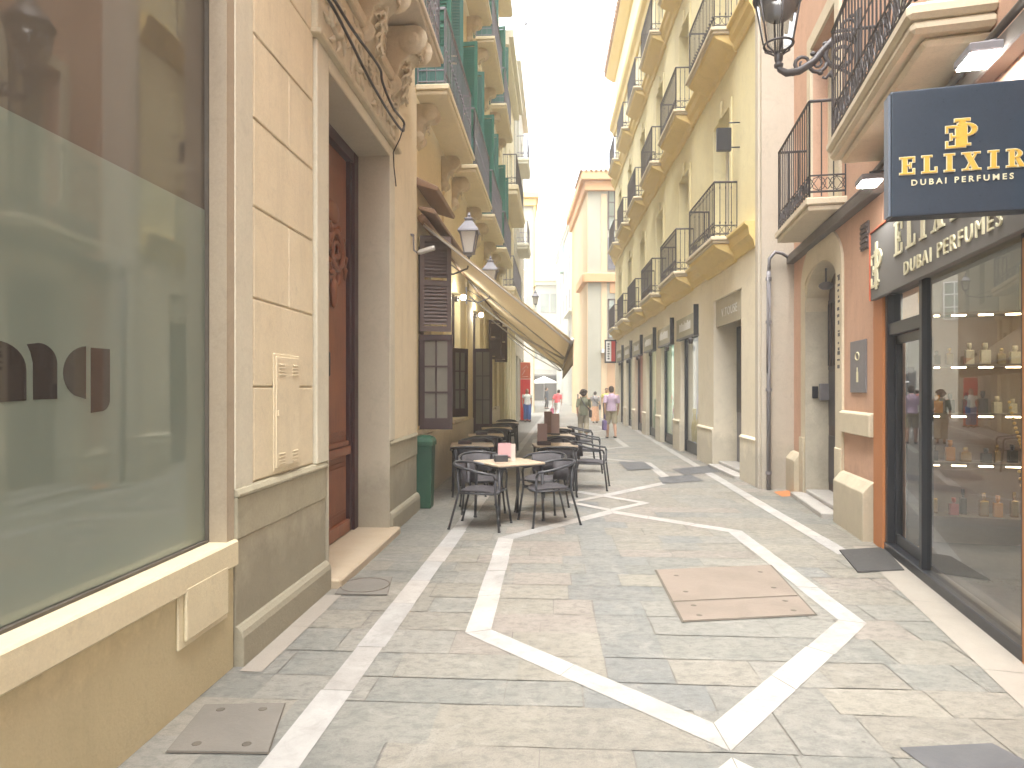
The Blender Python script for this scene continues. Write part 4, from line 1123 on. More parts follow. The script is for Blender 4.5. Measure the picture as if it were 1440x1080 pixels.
# arch: cream surround with a segmental head
ac, hw = (A0+A1)/2, (A1-A0)/2
def arch_z(u, r0, cr): return r0 + cr*math.sqrt(max(0, 1-(u/hw)**2))
b = EK.mb(); n = 16
for i in range(n):
    u0, u1 = -hw + 2*hw*i/n, -hw + 2*hw*(i+1)/n
    z0, z1 = arch_z(u0, 2.98, .42), arch_z(u1, 2.98, .42)
    poly = [(ac+u0, z0), (ac+u1, z1), (ac+u1, 3.57), (ac+u0, 3.57)]
    b.prism(poly, lambda u, v, d: b.P(u, d, v), -.39, .012)
EK.part('arch_head', b, M['cream_trim'])
b = EK.mb(); wsur = .26
def sur(z0, z1):
    pass
b.nb(A0-wsur, A0+.001, .0005, .03, 0, 3.2); b.nb(A1-.001, A1+wsur, .0005, .03, 0, 3.2)
for i in range(n):
    t0, t1 = PI*i/n, PI*(i+1)/n
    o_ = lambda t: (ac - (hw+wsur)*math.cos(t), 3.2 + .62*math.sin(t)); i_ = lambda t: (ac - hw*math.cos(t), min(3.2, 2.98+.42*math.sin(t)) if False else 3.2 + .2*math.sin(t))
    b.prism([o_(t0), o_(t1), i_(t1), i_(t0)], lambda u, v, d: b.P(u, d, v), .0005, .0302)
EK.part('door_surround', b, M['cream_trim'])
b = EK.mb(); b.nb(A1-.03, A1+.002, -.39, .028, .0, 2.98); b.nb(A0-.002, A0+.03, -.39, .028, 0, 2.98); EK.part('door_jamb', b, M['weather'])
b = EK.mb(); b.nb(A1-.06, A1-.0301, -.29, .02, 2.8, 3.0); EK.part('impost', b, M['cream_trim'])
b = EK.mb(); b.nb(A0+.03, A1-.03, -.39, -.30, .131, 3.5); dr = EK.part('door', b, M['shutter_br'])
b = EK.mb()
for k in range(2):
    q0 = A0+.1+ (hw-.05)*k; q1 = q0+hw-.14
    b.nb(q0, q1, -.2995, -.28, .25, .95); b.nb(q0, q1, -.2995, -.28, 1.1, 1.9)
    for j in range(5): x = q0 + (q1-q0)*j/4; b.tube([b.P(x, -.28, 1.98), b.P(x, -.28, 2.9)], .01, 5)
    b.nb(q0, q1, -.2994, -.275, 1.92, 1.97); b.nb(q0, q1, -.2994, -.275, 2.9, 2.95)
EK.part('grille', b, M['iron'], parent=dr)
b = EK.mb(); b.nb(A0-.1, A1+.1, -.42, .22, -.05, .07); b.nb(A0+.03, A1-.03, -.42, .02, .0705, .13); EK.part('door_step', b, M['step_marble'], bevel=.012)
# grilles of small vent bars painted down the right side of the surround (old black lettering stains)
b = EK.mb(); rg = random.Random(5); z = 1.9
while z < 3.1:
    b.nb(A0-.15-rg.uniform(0,.04), A0-.11+rg.uniform(0,.04), .0301, .0325, z, z+rg.uniform(.02,.05)); z += rg.uniform(.05,.1)
EK.part('painted_mark', b, M['iron'])
b = EK.mb(); s = A1 - .031; 
b.nb(s-.05, s, -.14, -.06, 1.50, 1.68); EK.part('intercom', b, M['black'], bevel=.006)
b = EK.mb(); b.nb(s-.10, s, -.285, -.16, 1.47, 1.72); EK.part('letter_box', b, M['pipe'], bevel=.008)
b = EK.mb(); b.ell(b.P(A1-.5, -.14, 3.12), (.10,.10,.06), 10); b.tube([b.P(A1-.5,-.14,3.1), b.P(A1-.5,-.14,3.38)], .015, 6); EK.part('door_lamp', b, M['pipe'])
# plinths and belt
for q0, q1 in ((FP.Y(7.17), A0-wsur-.002), (A1+wsur+.002, K1)):
    b = EK.mb(); b.prism([(0,-.05),(.13,-.05),(.13,.52),(.05,.62),(0,.64)], lambda u, v, d: b.P(d, u, v), q0, q1); EK.part('plinth', b, M['cream_trim'], bevel=.008)
b = EK.mb(); b.prism([(0,1.12),(.07,1.12),(.07,1.36),(.03,1.38),(0,1.38)], lambda u, v, d: b.P(d, u, v), FP.Y(7.17), A0-wsur-.02)
EK.part('belt_stone', b, M['cream_trim'], bevel=.008)
for q0 in (A0-wsur-.02, A1+.02): b = EK.mb(); b.nb(q0, q0+wsur, .0305, .055, -.05, .9); EK.part('surround_base', b, M['cream_trim'], bevel=.008)
# small upper window with pale frame, balcony
b = EK.mb(); q0, q1 = FP.Y(8.55), FP.Y(9.75)
b.nb(q0, q1, -.3, -.27, 4.0, 6.6); wn = EK.part('window', b, M['pane_pale'])
b = EK.mb(); b.nb(q0-.2, q0, .0005, .04, 4.0, 6.8); b.nb(q1, q1+.2, .0005, .04, 4.0, 6.8); b.nb(q0, q1, .0005, .039, 6.6, 6.8); b.nb(q0, q0+.07, -.27, -.2, 4.0, 6.6); b.nb(q1-.07, q1, -.27, -.2, 4, 6.6); b.nb((q0+q1)/2-.05, (q0+q1)/2+.05, -.27, -.2, 4, 6.6); EK.part('window_surround', b, M['cream_trim'])
bs0 = FP.Y(8.2); Lb = FP.Y(10.0) - bs0
bo = EK.part('balcony', slab(1, Lb, .42, -.16, .16).shift((bs0, 0, 4.0)), M['cream_trim'], bevel=.012)
EK.part('railing', railing(1, Lb, .42, 1.18, pitch=.12, style='scroll', band_h=.2).shift((bs0, 0, 4.02)), M['iron'], parent=bo)
b = EK.mb(); b.tube([b.P(K1-.18, .06, .0), b.P(K1-.18, .06, 14.8)], .05, 8); EK.part('downpipe', b, M['pipe_r'])
# shop front wall on its own line (the facade bends here)
S0, S1 = FS.Y(-3), FS.Y(6.96)
EW = FS
fsM = EK.root.matrix_basis.inverted() @ (Matrix.Translation(FS.pt(0)) @ Matrix.Rotation(FS.rz, 4, 'Z'))
def fs_part(name, mb, mats, parent=None, **kw): return mb.xf(fsM).build(name, mats, parent or EK.root, **kw)
sh0, sh1 = FS.Y(4.0), FS.Y(6.80)
b = MB(1); b.facade(S0, S1, -.05, 15, -.35, 0, [(sh0, sh1, -.2, 3.2), (FS.Y(5.0), FS.Y(6.2), 4.15, 6.8), (FS.Y(1.6), FS.Y(2.8), 4.15, 6.8)]); fs_part('shop_wall', b, M['pink'])
b = MB(1); b.nb(sh1+.001, FS.Y(7.13), -.3, .045, -.05, 3.23); fs_part('shop_jamb', b, M['orange'], bevel=.006)
b = MB(1); b.nb(sh0-.1, sh0-.001, -.3, .034, -.05, 2.55); fs_part('shop_jamb', b, M['orange'], bevel=.006)
b = MB(1); q0, q1 = FS.Y(5.0), FS.Y(6.2)
b.nb(q0, q1, -.25, -.22, 4.15, 6.8); b.nb(FS.Y(1.6), FS.Y(2.8), -.25, -.22, 4.15, 6.8); fs_part('window', b, M['pane_pale'])
b = MB(1); b.nb(q0-.2, q0, .0005, .04, 4.15, 7.0); b.nb(q1, q1+.2, .0005, .04, 4.15, 7.0); b.nb(q0, q0+.08, -.22, -.16, 4.15, 6.8); b.nb(q1-.08, q1, -.22, -.16, 4.15, 6.8); b.nb((q0+q1)/2-.05, (q0+q1)/2+.05, -.22, -.16, 4.15, 6.8); fs_part('window_surround', b, M['white_strip'])
Lb = FS.Y(6.95) - FS.Y(4.4)
sl_ = slab(1, Lb, .50, -.2, .2, over=.04); sl_.nb(.06, Lb-.06, -.02, .42, -.26, -.2005)
bo = fs_part('balcony', sl_.shift((FS.Y(4.4), 0, 4.25)), M['cream_trim'], bevel=.03)
rl = railing(1, Lb, .48, 1.15, pitch=.12, style='scroll', band_h=.26); rl.tube([rl.P(0,.48,.62), rl.P(Lb,.48,.62)], .008, 4); fs_part('railing', rl.shift((FS.Y(4.4), 0, 4.27)), M['iron'], parent=bo)
# black trunking running under the balconies, with a lower bracket box
b = MB(1); b.nb(FS.Y(0), S1, .0, .13, 3.68, 3.80); b.tube([b.P(FS.Y(0), .1, 3.88), b.P(S1, .1, 3.88)], .03, 6); b.tube([b.P(FS.Y(0), .05, 3.86), b.P(S1, .05, 3.87)], .02, 6); fs_part('trunking', b, M['trunk'], bevel=.01)
b = EK.mb(); b.nb(K0, K1-.3, .0, .12, 3.68, 3.80); b.tube([b.P(K0, .08, 3.83), b.P(K1-.3, .08, 3.81)], .03, 6); EK.part('trunking', b, M['trunk'], bevel=.01)
b = EK.mb(); s = FP.Y(7.35); b.nb(s, s+.25, .0005, .02, 3.2, 3.5)
for k in range(5): b.nb(s+.02, s+.23, .0205, .035, 3.22+.055*k, 3.25+.055*k)
EK.part('air_vent', b, M['shutter_br'])
# shop front joinery
mul = FS.Y(5.78)
b = MB(1)
b.nb(sh0, sh1, -.12, .03, -.03, .09); b.nb(sh0, sh1, -.12, .02, 2.60, 2.74)
b.nb(sh1-.08, sh1, -.12, .02, .091, 2.599); b.nb(sh0, sh0+.05, -.08, .02, .091, 2.599); b.nb(mul-.045, mul+.03, -.05, .022, .091, 2.599)
b.nb(mul+.031, sh1-.081, -.07, .005, 2.18, 2.30)
sf = fs_part('shop_front', b, M['black'], bevel=.006)
b = MB(1); b.nb(sh0+.051, mul-.046, -.03, -.018, .091, 2.599); b.nb(mul+.031, sh1-.081, -.05, -.04, 2.301, 2.599); fs_part('pane', b, M['glassw'], parent=sf)
# fixed door leaf and the inner leaf standing ajar
b = MB(1); q0, q1 = mul+.035, sh1-.085
b.nb(q0, q0+.06, -.08, -.045, .095, 2.175); b.nb(q1-.06, q1, -.08, -.045, .095, 2.175); b.nb(q0+.0601, q1-.0601, -.078, -.047, .095, .2); b.nb(q0+.0601, q1-.0601, -.078, -.047, 2.09, 2.175)
b.tube([b.P(q0+.03,-.02,.9), b.P(q0+.03,-.02,1.5)], .012, 6)
dl = fs_part('door', b, M['black'], bevel=.004)
b = MB(1); b.nb(q0+.055, q1-.055, -.068, -.06, .19, 2.1); fs_part('pane', b, M['glassw'], parent=dl)
b = MB(1); b.nb(q1-.10, q1-.05, -.36, -.13, .1, 2.15); fs_part('inner_door', b, M['black'])
# shop interior: tiled floor, walls, ceiling
b = MB(1); b.nb(FS.Y(2.5), FS.Y(7.4), -4.2, -.121, -.06, .02); fs_part('shop_floor', b, mat('dark_tile', (.12,.12,.12), (.16,.155,.15), .12, 1, 0, rvar=.05))
b = MB(1); b.nb(FS.Y(2.5), FS.Y(7.4), -4.3, -4.2, 0, 3.3); b.nb(FS.Y(7.3), FS.Y(7.4), -4.2, -.36, 0, 3.3); b.nb(FS.Y(2.4), FS.Y(2.5), -4.2, -.36, 0, 3.3); b.nb(FS.Y(2.4), FS.Y(7.4), -4.3, -.36, 3.3, 3.4); fs_part('shop_room', b, mat('shop_wall_paint', (.16,.14,.11), bump=0))

# fascia board with letters
fa = empty('fascia_sign', FS.pt(sh0, 0, 0), FS.rz, 'taupe shop fascia above the glass door lettered ELIXIR DUBAI PERFUMES', 'sign')
f0, f1 = -.6, FS.Y(7.02) - sh0
b = MB(1); b.nb(f0, f1, .046, .10, 2.57, 3.27); b.build('board', M['fascia'], fa, bevel=.006)
b = MB(1); b.nb(f0, f1+.012, .0465, .112, 3.271, 3.285); b.nb(f1+.0005, f1+.012, .0465, .112, 2.57, 3.27); b.build('trim', M['red2'], fa)
def ffn(c, z): return lambda u, v, d: Vector((c - u, .1005 + d, z + v))
eL = FS.s(1257, .11) - sh0; W = 4.5*.31*.95 + 5*.40*.31*.95
b = MB(1); serif(b, 'ELIXIR', .31, ffn(eL - W/2, 2.87), .012, .40, xs=.95); b.build('lettering', M['cream_l'], fa)
dL, dR = FS.s(1270, .11) - sh0, FS.s(1408, .11) - sh0
_, w0 = text_mb('DUBAI PERFUMES', .165, ffn(0, 0), .012, 1.3)
tb, _ = text_mb('DUBAI PERFUMES', .165, ffn((dL+dR)/2, 2.655), .012, 1.3, .0, (dL-dR)/w0); tb.build('lettering', M['cream_l'], fa)
b = MB(1); lc = f1 - .25
b.prism(rect(-.035,.035,-.02,.46), ffn(lc, 2.68), 0, .0125); serif(b, 'P', .34, ffn(lc-.06, 2.72), .012, flip=False); serif(b, 'E', .34, ffn(lc+.06, 2.69), .0108, flip=True)
b.build('emblem', M['cream_l'], fa)

# projecting lightbox sign
ss = FS.Y(3.70); zc = 3.015
sg_ = empty('projecting_sign', FS.pt(ss, 0, zc - .365), FS.rz, 'square navy box sign with gold ELIXIR lettering hanging from the pink wall', 'sign')
n0, n1 = .02, .82
b = MB(1); b.nb(0, .13, n0, n1, 0, .73); b.build('box', M['navy'], sg_, bevel=.008, seg=2)
b = MB(1); b.nb(.02, .11, n1+.0005, n1+.012, .01, .72); b.nb(.02, .11, n0+.05, n1-.0005, .7305, .738); b.build('edge', mat('grey_blue_edge', (.16,.19,.24), bump=0, rough=.4), sg_)
b = MB(1)
for z in (.12, .62): b.tube([b.P(.065, -.0, z), b.P(.065, n0+.02, z)], .018, 8)
b.build('bracket', M['black'], sg_)
def pfn(dz, off=0): return lambda u, v, d: Vector((-.0005 - d - off, .462 - u, dz + v))
b = MB(1); W = serif(b, 'ELIXIR', .099, pfn(.242), .006, .40, xs=.98); b.build('lettering', M['gold'], sg_)
b = MB(1); serif(b, 'ELIXIR', .099, pfn(.242), .003, .40, xs=.98, grow=.0042); b.build('lettering_outline', M['cream_l'], sg_)
tb, _ = text_mb('DUBAI PERFUMES', .047, pfn(.176), .004, 1.5, .0008, 1.0); tb.build('lettering', M['cream_l'], sg_)
for g_, mt_, dd, nm in ((0, M['gold'], 0, 'emblem'), (.0042, M['cream_l'], -.003, 'emblem_outline')):
    b = MB(1)
    for q, e in ((rect(-.012,.020,0,.155), .0065), (rect(-.034,.042,.148,.162), .0068)): b.prism(grown(q, g_) if g_ else q, pfn(.375), 0, e + dd)
    serif(b, 'P', .125, pfn(.385), .006 + dd, cx=.030, grow=g_); serif(b, 'E', .125, pfn(.375), .0055 + dd, cx=-.030, flip=True, grow=g_); b.build(nm, mt_, sg_)

# two LED floodlights over the fascia
for k, (y, n_, z_, lab) in enumerate(((4.12, .21, 3.70, 'lit white LED floodlight above the navy box sign'), (6.42, .26, 3.64, 'lit white LED floodlight at the far end of the fascia'))):
    s = FS.Y(y); fl = empty('floodlight', FS.pt(s, 0, z_), FS.rz, lab, 'floodlight', 'floodlights above the fascia')
    b = MB(1); b.tube([b.P(0,0,.12), b.P(0,n_,.10)], .014, 6); b.nb(-.03,.03,.0,.02,.05,.2); b.build('bracket', M['black'], fl)
    b = MB(1); b.nb(-.13,.13,n_-.1,n_+.1,.0,.06); b.build('housing', M['pipe'], fl, bevel=.01)
    b = MB(1); b.nb(-.115,.115,n_-.085,n_+.085,-.012,-.001); b.build('lens', M['led'], fl)

# plaque beside the door
b = MB(1); q0, q1 = FP.Y(7.43), FP.Y(7.97)
pq = empty('wall_plaque', FP.pt((q0+q1)/2, 0, 1.6), FP.rz, 'dark grey metal plaque with pale emblem on the pink wall', 'plaque')
h = (q1-q0)/2; b.nb(-h, h, .0005, .02, 0, .6); b.build('plate', M['pipe'], pq, bevel=.004)
b = MB(1); b.tube([b.P(.07*math.cos(t*PI/5), .022, .42+.045*math.sin(t*PI/5)) for t in range(10)], .008, 4, True); b.nb(-.03,.03,.0205,.026,.12,.24); b.nb(-.012,.012,.0205,.027,.24,.29); b.build('emblem', M['cream_l'], pq)
b = MB(1); s = FP.Y(7.12); b.nb(s-.02, s+.1, .0005, .008, 2.28, 2.42); bq = b.build('sticker', M['red2']); bq.matrix_world = Matrix.Translation(FP.pt(0)) @ Matrix.Rotation(FP.rz, 4, 'Z')
tag(bq, 'small red sticker on the pink wall above the plaque', 'sticker')

# ================================================================ far houses
o7 = block_house('orange_house', 4.2, 12, 37, 46.5, 13.1, M['ivory'], 'white fronted house with orange side wall and tiled eaves closing the yellow row', M['ltorange'], M['roof'], ch=1.0, co_=.4)
b = MB(); b.box(-3.94, -3.905, -.03, 9.4, 0, 12.5); b.box(-3.9, -3.3, -.05, -.001, 0, .9); b.build('side_render', M['peach'], o7)
b = MB(); b.box(-4.15, 3.9, -.25, -.001, 7.5, 8.0); b.box(-4.2, -3.906, -.001, 4, 7.5, 8.0); b.box(-2.7, 3.9, -.06, -.002, 6.9, 7.499); b.build('string_course', M['ltorange'], o7, bevel=.03)
b = MB(); b.box(-3.16, -2.85, -.04, -.001, .0, 12.4); b.build('pilaster', M['peach'], o7)
for z0, z1 in ((10.4, 12.7), (4.4, 6.6)): fwin(o7, -2.42, z0, z1, .75, M['shutter_br'], M['pane_pale'])
for z0, z1 in ((8.2, 10.0),):
    b = louvre_leaf(.75, z1-z0).shift((-2.8, -.06, z0)); b.build('window_shutter', M['pipe'], o7)
b = MB(); b.box(-2.84, 1.0, -.02, -.001, .2, 3.6); b.build('shop_window', mat('painted_shop_light', (.6,.35,.18), bump=0), o7)  # warm light inside the shop is put into this orange colour
b = MB(); b.box(-3.2, 1.0, -.5, -.02, 3.6, 3.8); b.build('shop_sign', M['white'], o7)
o8 = block_house('white_side_house', 5.6, 12, 58, 84, 17.5, M['ivory'], 'bright white house with grey and teal shutters beyond the orange house', M['l4'], None, ch=.5, co_=.3)
b = MB()
for y in (3, 7, 11, 15, 19):
    for z in (5, 9, 13): b.box(-3.235, -3.201, y-.5, y+.5, z, z+2.2)
b.build('window_shutter', M['pipe'], o8)
b = MB(); b.box(-3.6, -3.201, 14.0, 15.5, 14.2, 17.0); b.build('teal_shutter', mat('faded_teal', (.30,.50,.44), bump=0), o8)
for z in (4.6, 8.6): b = MB(); b.box(-3.7, -3.201, 2, 9, z, z+.25); b.build('balcony', M['l4'], o8)
o9 = block_house('end_house', -2, 8.2, 86, 100, 15.4, M['ivory'], 'white house facing down the street at the far end', M['l4b'], None, ch=.9, co_=.6)
for x in (-.4, 1.1, 2.4):
    for z in (5.5, 11.4): fwin(o9, x, z, z+2.4, 1.1, M['pipe'], M['pane_pale'])
b = MB(); b.box(-2.5, 4, -.8, -.001, 8.9, 9.3); b.build('balcony', M['l4b'], o9)
b = MB(); b.box(-2.2, 3.4, -.05, -.001, .1, 3.6); b.build('shop_window', M['pane_dark'], o9)
b = MB(); b.prism([(0,4.0),(-1.6,3.4),(-1.6,3.2),(0,3.85)], lambda u, v, d: Vector((d, u, v)), -2.0, 3.0); b.build('awning', M['curtain'], o9)
o10 = block_house('pale_pink_house', 0, 7.0, 104, 115, 22.5, mat('pale_pink', (.66,.50,.40), bump=0), 'pale pink rooftop block behind the end house', None, None)
# ================================================================ awning over the terrace
aw = empty('awning', FL.pt(FL.Y(9.45), 0, 0), FL.rz, 'long tan canvas awning sloping out over the restaurant terrace', 'awning')
AL = FL.Y(24.2) - FL.Y(9.45); AN = 2.12; ZT, ZF = 4.02, 2.33
def aw_z(n, s): t = n/AN; return ZT + (ZF-ZT)*t - .018*math.sin(t*PI) - .008*math.sin(s*2.2)*math.sin(t*PI)
b = MB(-1); ns_, nn = 40, 10; vs = []; fs = []
for k in (0, 1):
    for i in range(ns_+1):
        for j in range(nn+1):
            s_, n_ = AL*i/ns_, .02 + (AN-.02)*j/nn; vs.append(b.P(s_, n_, aw_z(n_, s_) + .008*k))
W1 = nn+1; O = (ns_+1)*W1
for i in range(ns_):
    for j in range(nn):
        q = [i*W1+j, i*W1+j+1, (i+1)*W1+j+1, (i+1)*W1+j]; fs += [tuple(q), tuple(x+O for x in q[::-1])]
for i in range(ns_):
    for j in (0, nn): p = i*W1+j; fs.append((p, p+W1, p+W1+O, p+O))
for j in range(nn):
    for i in (0, ns_): p = i*W1+j; fs.append((p, p+1, p+1+O, p+O))
b.add(vs, fs, True); b.build('canvas', M['awn'], aw)
b = MB(-1); n_ = 48; rails = []
for i in range(n_+1):
    s_ = AL*i/n_; wv = .012*math.sin(s_*9) + .008*math.sin(s_*23)
    rails.append((b.P(s_, AN+.03+wv*.3, ZF-.01), b.P(s_, AN+.02+wv, ZF-.34-.018*abs(math.sin(s_*7)))))
b.strip(rails, .006); b.build('valance', M['awn2'], aw)
b = MB(-1); b.tube([b.P(-.03, AN+.01, ZF-.01), b.P(AL+.03, AN+.01, ZF-.01)], .032, 8); b.build('front_bar', M['alu'], aw)
b = MB(-1); b.tube([b.P(-.05, .02, ZT+.02), b.P(AL+.05, .02, ZT+.02)], .06, 8); b.build('roller', M['brass'], aw)
b = MB(-1); b.prism([(-.02,.12),(.2,.08),(.24,.02),(.22,-.0),(-.02,.08)], lambda u, v, d: b.P(d, u, v+ZT+.06), -.1, AL*.32); b.build('cassette_hood', M['brass'], aw, bevel=.008)
for s_ in (.02, AL*.33, AL*.66, AL-.02):
    b = MB(-1); b.tube([b.P(s_, .03, ZT-.06), b.P(s_, AN*.99, ZF-.045)], .016, 6)
    if s_ > 1: b.tube([b.P(s_, .05, ZT-.4), b.P(s_+.5, AN*.5, (ZT+ZF)/2-.34), b.P(s_, AN*.97, ZF-.06)], .02, 6)
    b.build('arm', M['alu'], aw)

# ================================================================ street lamps
def wall_lantern(fr, y, n, z, label, sg=-1, sc_=1.0, name='wall_lantern', group=None):
    o = empty(name, fr.pt(fr.Y(y), 0, z), fr.rz, label, 'lantern', group)
    b = MB(sg); c = b.P(0, n, 0)
    b.tube([b.P(0, 0, -.28), b.P(0, n*.5, -.33), b.P(0, n*.95, -.24), b.P(0, n, -.12), b.P(0, n, .0)], .014, 6)
    b.tube([b.P(0, .0, -.05), b.P(0, n*.4, -.16), b.P(0, n*.75, -.3)], .009, 5); b.nb(-.04,.04,-.005,.02,-.36,.0)
    b.build('bracket', M['iron_l'], o)
    b = MB(sg)
    for i in range(4):
        a0 = PI/4 + i*PI/2; a1 = a0 + PI/2; f = lambda a, r, z_: c + Vector((r*math.cos(a), r*math.sin(a), z_))
        b.tube([f(a0,.10,0), f(a0,.185,.34)], .011, 4); b.tube([f(a0,.10,0), f(a1,.10,0)], .012, 4); b.tube([f(a0,.19,.34), f(a1,.19,.34)], .014, 4)
    b.lathe([(.235,.335),(.225,.36),(.085,.51),(.08,.535),(.1,.54),(.1,.55),(.03,.58),(.035,.61),(.01,.66)], c, 4)
    b.lathe([(.05,-.05),(.07,-.01),(.135,.0)], c, 4)
    b.build('frame', M['iron_l'], o)
    b = MB(sg); b.lathe([(.085,.01),(.165,.33)], c, 4); b.build('glass', M['lampglass'], o)
    return o
wall_lantern(FL, 10.7, .52, 3.80, 'nearer grey iron wall lantern above the awning under the first green balcony', group='lanterns on the restaurant wall')
wall_lantern(FL, 14.2, .52, 3.80, 'farther grey iron wall lantern half hidden by the awning edge', group='lanterns on the restaurant wall')
lo = wall_lantern(FL, 31.0, .95, 5.55, 'far iron lantern on a long arm against the white house', group='lanterns on the restaurant wall')

bl = empty('bracket_lantern', FP.pt(FP.Y(7.7), 0, 5.45), FP.rz, 'large ornate iron lantern on a scrolled arm high on the pink wall', 'lantern')
b = MB(1); P = b.P; nL = .88
def spiral(c0, r0, turns, a0, dirn, rad, n=18):
    return [P(0, c0[0] + r0*(1-.75*i/n)*math.cos(a0+dirn*turns*2*PI*i/n), c0[1] + r0*(1-.75*i/n)*math.sin(a0+dirn*turns*2*PI*i/n)) for i in range(n+1)], [rad*(1-.5*i/n) for i in range(n+1)]
b.tube([P(0,nL,.0), P(0,nL-.01,-.05), P(0,nL-.09,-.10), P(0,nL-.22,-.09), P(0,nL-.38,.0), P(0,nL-.5,.14), P(0,nL-.62,.26), P(0,.14,.27), P(0,.04,.2)], [.03,.034,.045,.046,.044,.042,.04,.04,.036], 8)
p_, r_ = spiral((.2,.06), .19, 1.5, PI/2, -1, .022); b.tube(p_, [q*1.5 for q in r_], 7)
p_, r_ = spiral((nL-.27,-.0), .10, 1.4, -PI/2, 1, .016); b.tube(p_, [q*1.6 for q in r_], 6)
p_, r_ = spiral((.46,-.02), .11, 1.4, PI, 1, .016); b.tube(p_, [q*1.6 for q in r_], 6)
p_, r_ = spiral((.12,.38), .11, 1.3, -PI/2, -1, .016); b.tube(p_, [q*1.6 for q in r_], 6)
b.tube([P(0,.02,-.28), P(0,.06,-.2), P(0,.16,-.13), P(0,.3,-.05)], .02, 6); b.tube([P(0,.3,-.12), P(0,.36,-.2), P(0,.40,-.18)], .016, 6)
for n_, z_, r in ((.36,.2,.04),(.5,.1,.035),(.62,-.07,.04),(.72,-.11,.04),(.42,-.13,.035),(.3,-.17,.03),(.08,.5,.03),(.05,-.28,.035)): b.ell(P(0,n_,z_), (.03,r,r*.8), 8)
b.nb(-.05,.05,-.005,.03,-.36,.56); b.build('bracket', M['iron'], bl)
b = MB(1); c = P(0, nL, -.02)
b.lathe([(.02,-.02),(.05,.0),(.055,.03),(.03,.05),(.045,.07),(.05,.1),(.05,.14),(.04,.15)], c, 12)
for i in range(6):
    a = i*PI/3; f = lambda r, z_: c + Vector((r*math.cos(a), r*math.sin(a), z_))
    b.tube([f(.04,.14), f(.09,.18), f(.155,.22), f(.165,.28)], .012, 5); b.tube([f(.165,.25), f(.265,.80)], .011, 5); b.tube([f(.045,.14), f(.06,.8)], .006, 4)
for r, z_, q in ((.165,.26,.014),(.265,.80,.02)): b.tube([c + Vector((r*math.cos(t*PI/12), r*math.sin(t*PI/12), z_)) for t in range(24)], q, 5, True)
b.lathe([(.29,.80),(.29,.83),(.2,.98),(.12,1.04),(.13,1.07),(.05,1.16),(.02,1.28)], c, 18)
b.build('frame', M['iron'], bl)
b = MB(1); b.lathe([(.155,.27),(.255,.795),(.25,.795),(.15,.27)], c, 24); b.build('glass', glass('lantern_glass', (.93,.94,.93), 1.35), bl)
b = MB(1); b.ell(c + Vector((0,0,.80)), (.235,.235,.27), 20); b.build('reflector', M['pipe'], bl)

for y, z_, lab in ((13.25, 3.42, 'nearer lit round entrance lamp on the restaurant wall under the awning'), (16.4, 3.42, 'farther lit round entrance lamp on the restaurant wall under the awning')):
    o = empty('wall_lamp', FL.pt(FL.Y(y), NB, z_), FL.rz, lab, 'lamp', 'entrance lamps under the awning')
    b = MB(-1); b.nb(-.04,.04,-.0,.06,-.05,.05); b.tube([b.P(0,.05,0), b.P(0,.14,.04)], .012, 6); b.build('bracket', M['iron'], o)
    b = MB(-1); b.ell(b.P(0,.17,.03), .055, 12); b.build('bulb', M['glow'], o)

# ================================================================ terrace furniture
def make_chair():
    o = empty('terrace_chair'); fr_ = .0145
    b = MB(); n = 20; top = []; bot = []
    # seat: rounded square woven sheet with a turned-down front
    out = []
    for i in range(n*2):
        t = 2*PI*i/(n*2); c_, s_ = math.cos(t), math.sin(t)
        k_ = (abs(c_)**4 + abs(s_)**4)**-.25; out.append((.225*c_*k_, .225*s_*k_))
    b.prism(out, lambda u, v, d: Vector((u, v, .44 + d - .035*(u/.225)*(u > 0)*(abs(u)/.225)**3 - .012*(1-(v/.225)**2))), 0, .022)
    b.build('seat', M['weave'], o, bevel=.005)
    b = MB(); rails = []
    for i in range(13):
        a = -1.05 + 2.1*i/12
        rails.append((Vector((-.255*math.cos(a)-.03, .255*math.sin(a), .50)), Vector((-.29*math.cos(a)-.03, .285*math.sin(a), .745 - .02*abs(a)))))
    b.strip(rails, .014); b.build('backrest', M['weave'], o)
    b = MB(); pts = [(.24,.265,.60),(.22,.285,.655),(.05,.30,.68)] + [(-.30*math.cos(a)-.03, .30*math.sin(a), .70+.06*math.cos(a)) for a in [1.25-.25*i for i in range(11)]] + [(.05,-.30,.68),(.22,-.285,.655),(.24,-.265,.60)]
    b.tube(pts, fr_*1.15, 8); b.build('arm_rail', M['chair'], o)
    for sd in (-1, 1):
        b = MB(); b.tube([(.29, sd*.285, 0), (.235, sd*.245, .43), (.24, sd*.265, .61)], fr_, 7); b.lathe([(.018,0),(.018,.02)], (.29, sd*.285, 0), 8); b.build('leg', M['chair'], o)
        b = MB(); b.tube([(-.33, sd*.25, 0), (-.215, sd*.22, .43), (-.24, sd*.205, .73)], fr_, 7); b.lathe([(.018,0),(.018,.02)], (-.33, sd*.25, 0), 8); b.build('leg', M['chair'], o)
    b = MB(); b.tube([(.235,.24,.425),(.235,-.24,.425)], .011, 6); b.tube([(-.215,.22,.425),(-.215,-.22,.425)], .011, 6)
    for sd in (-1, 1): b.tube([(.235,sd*.24,.425),(-.215,sd*.22,.425)], .011, 6)
    b.build('seat_frame', M['chair'], o)
    return o
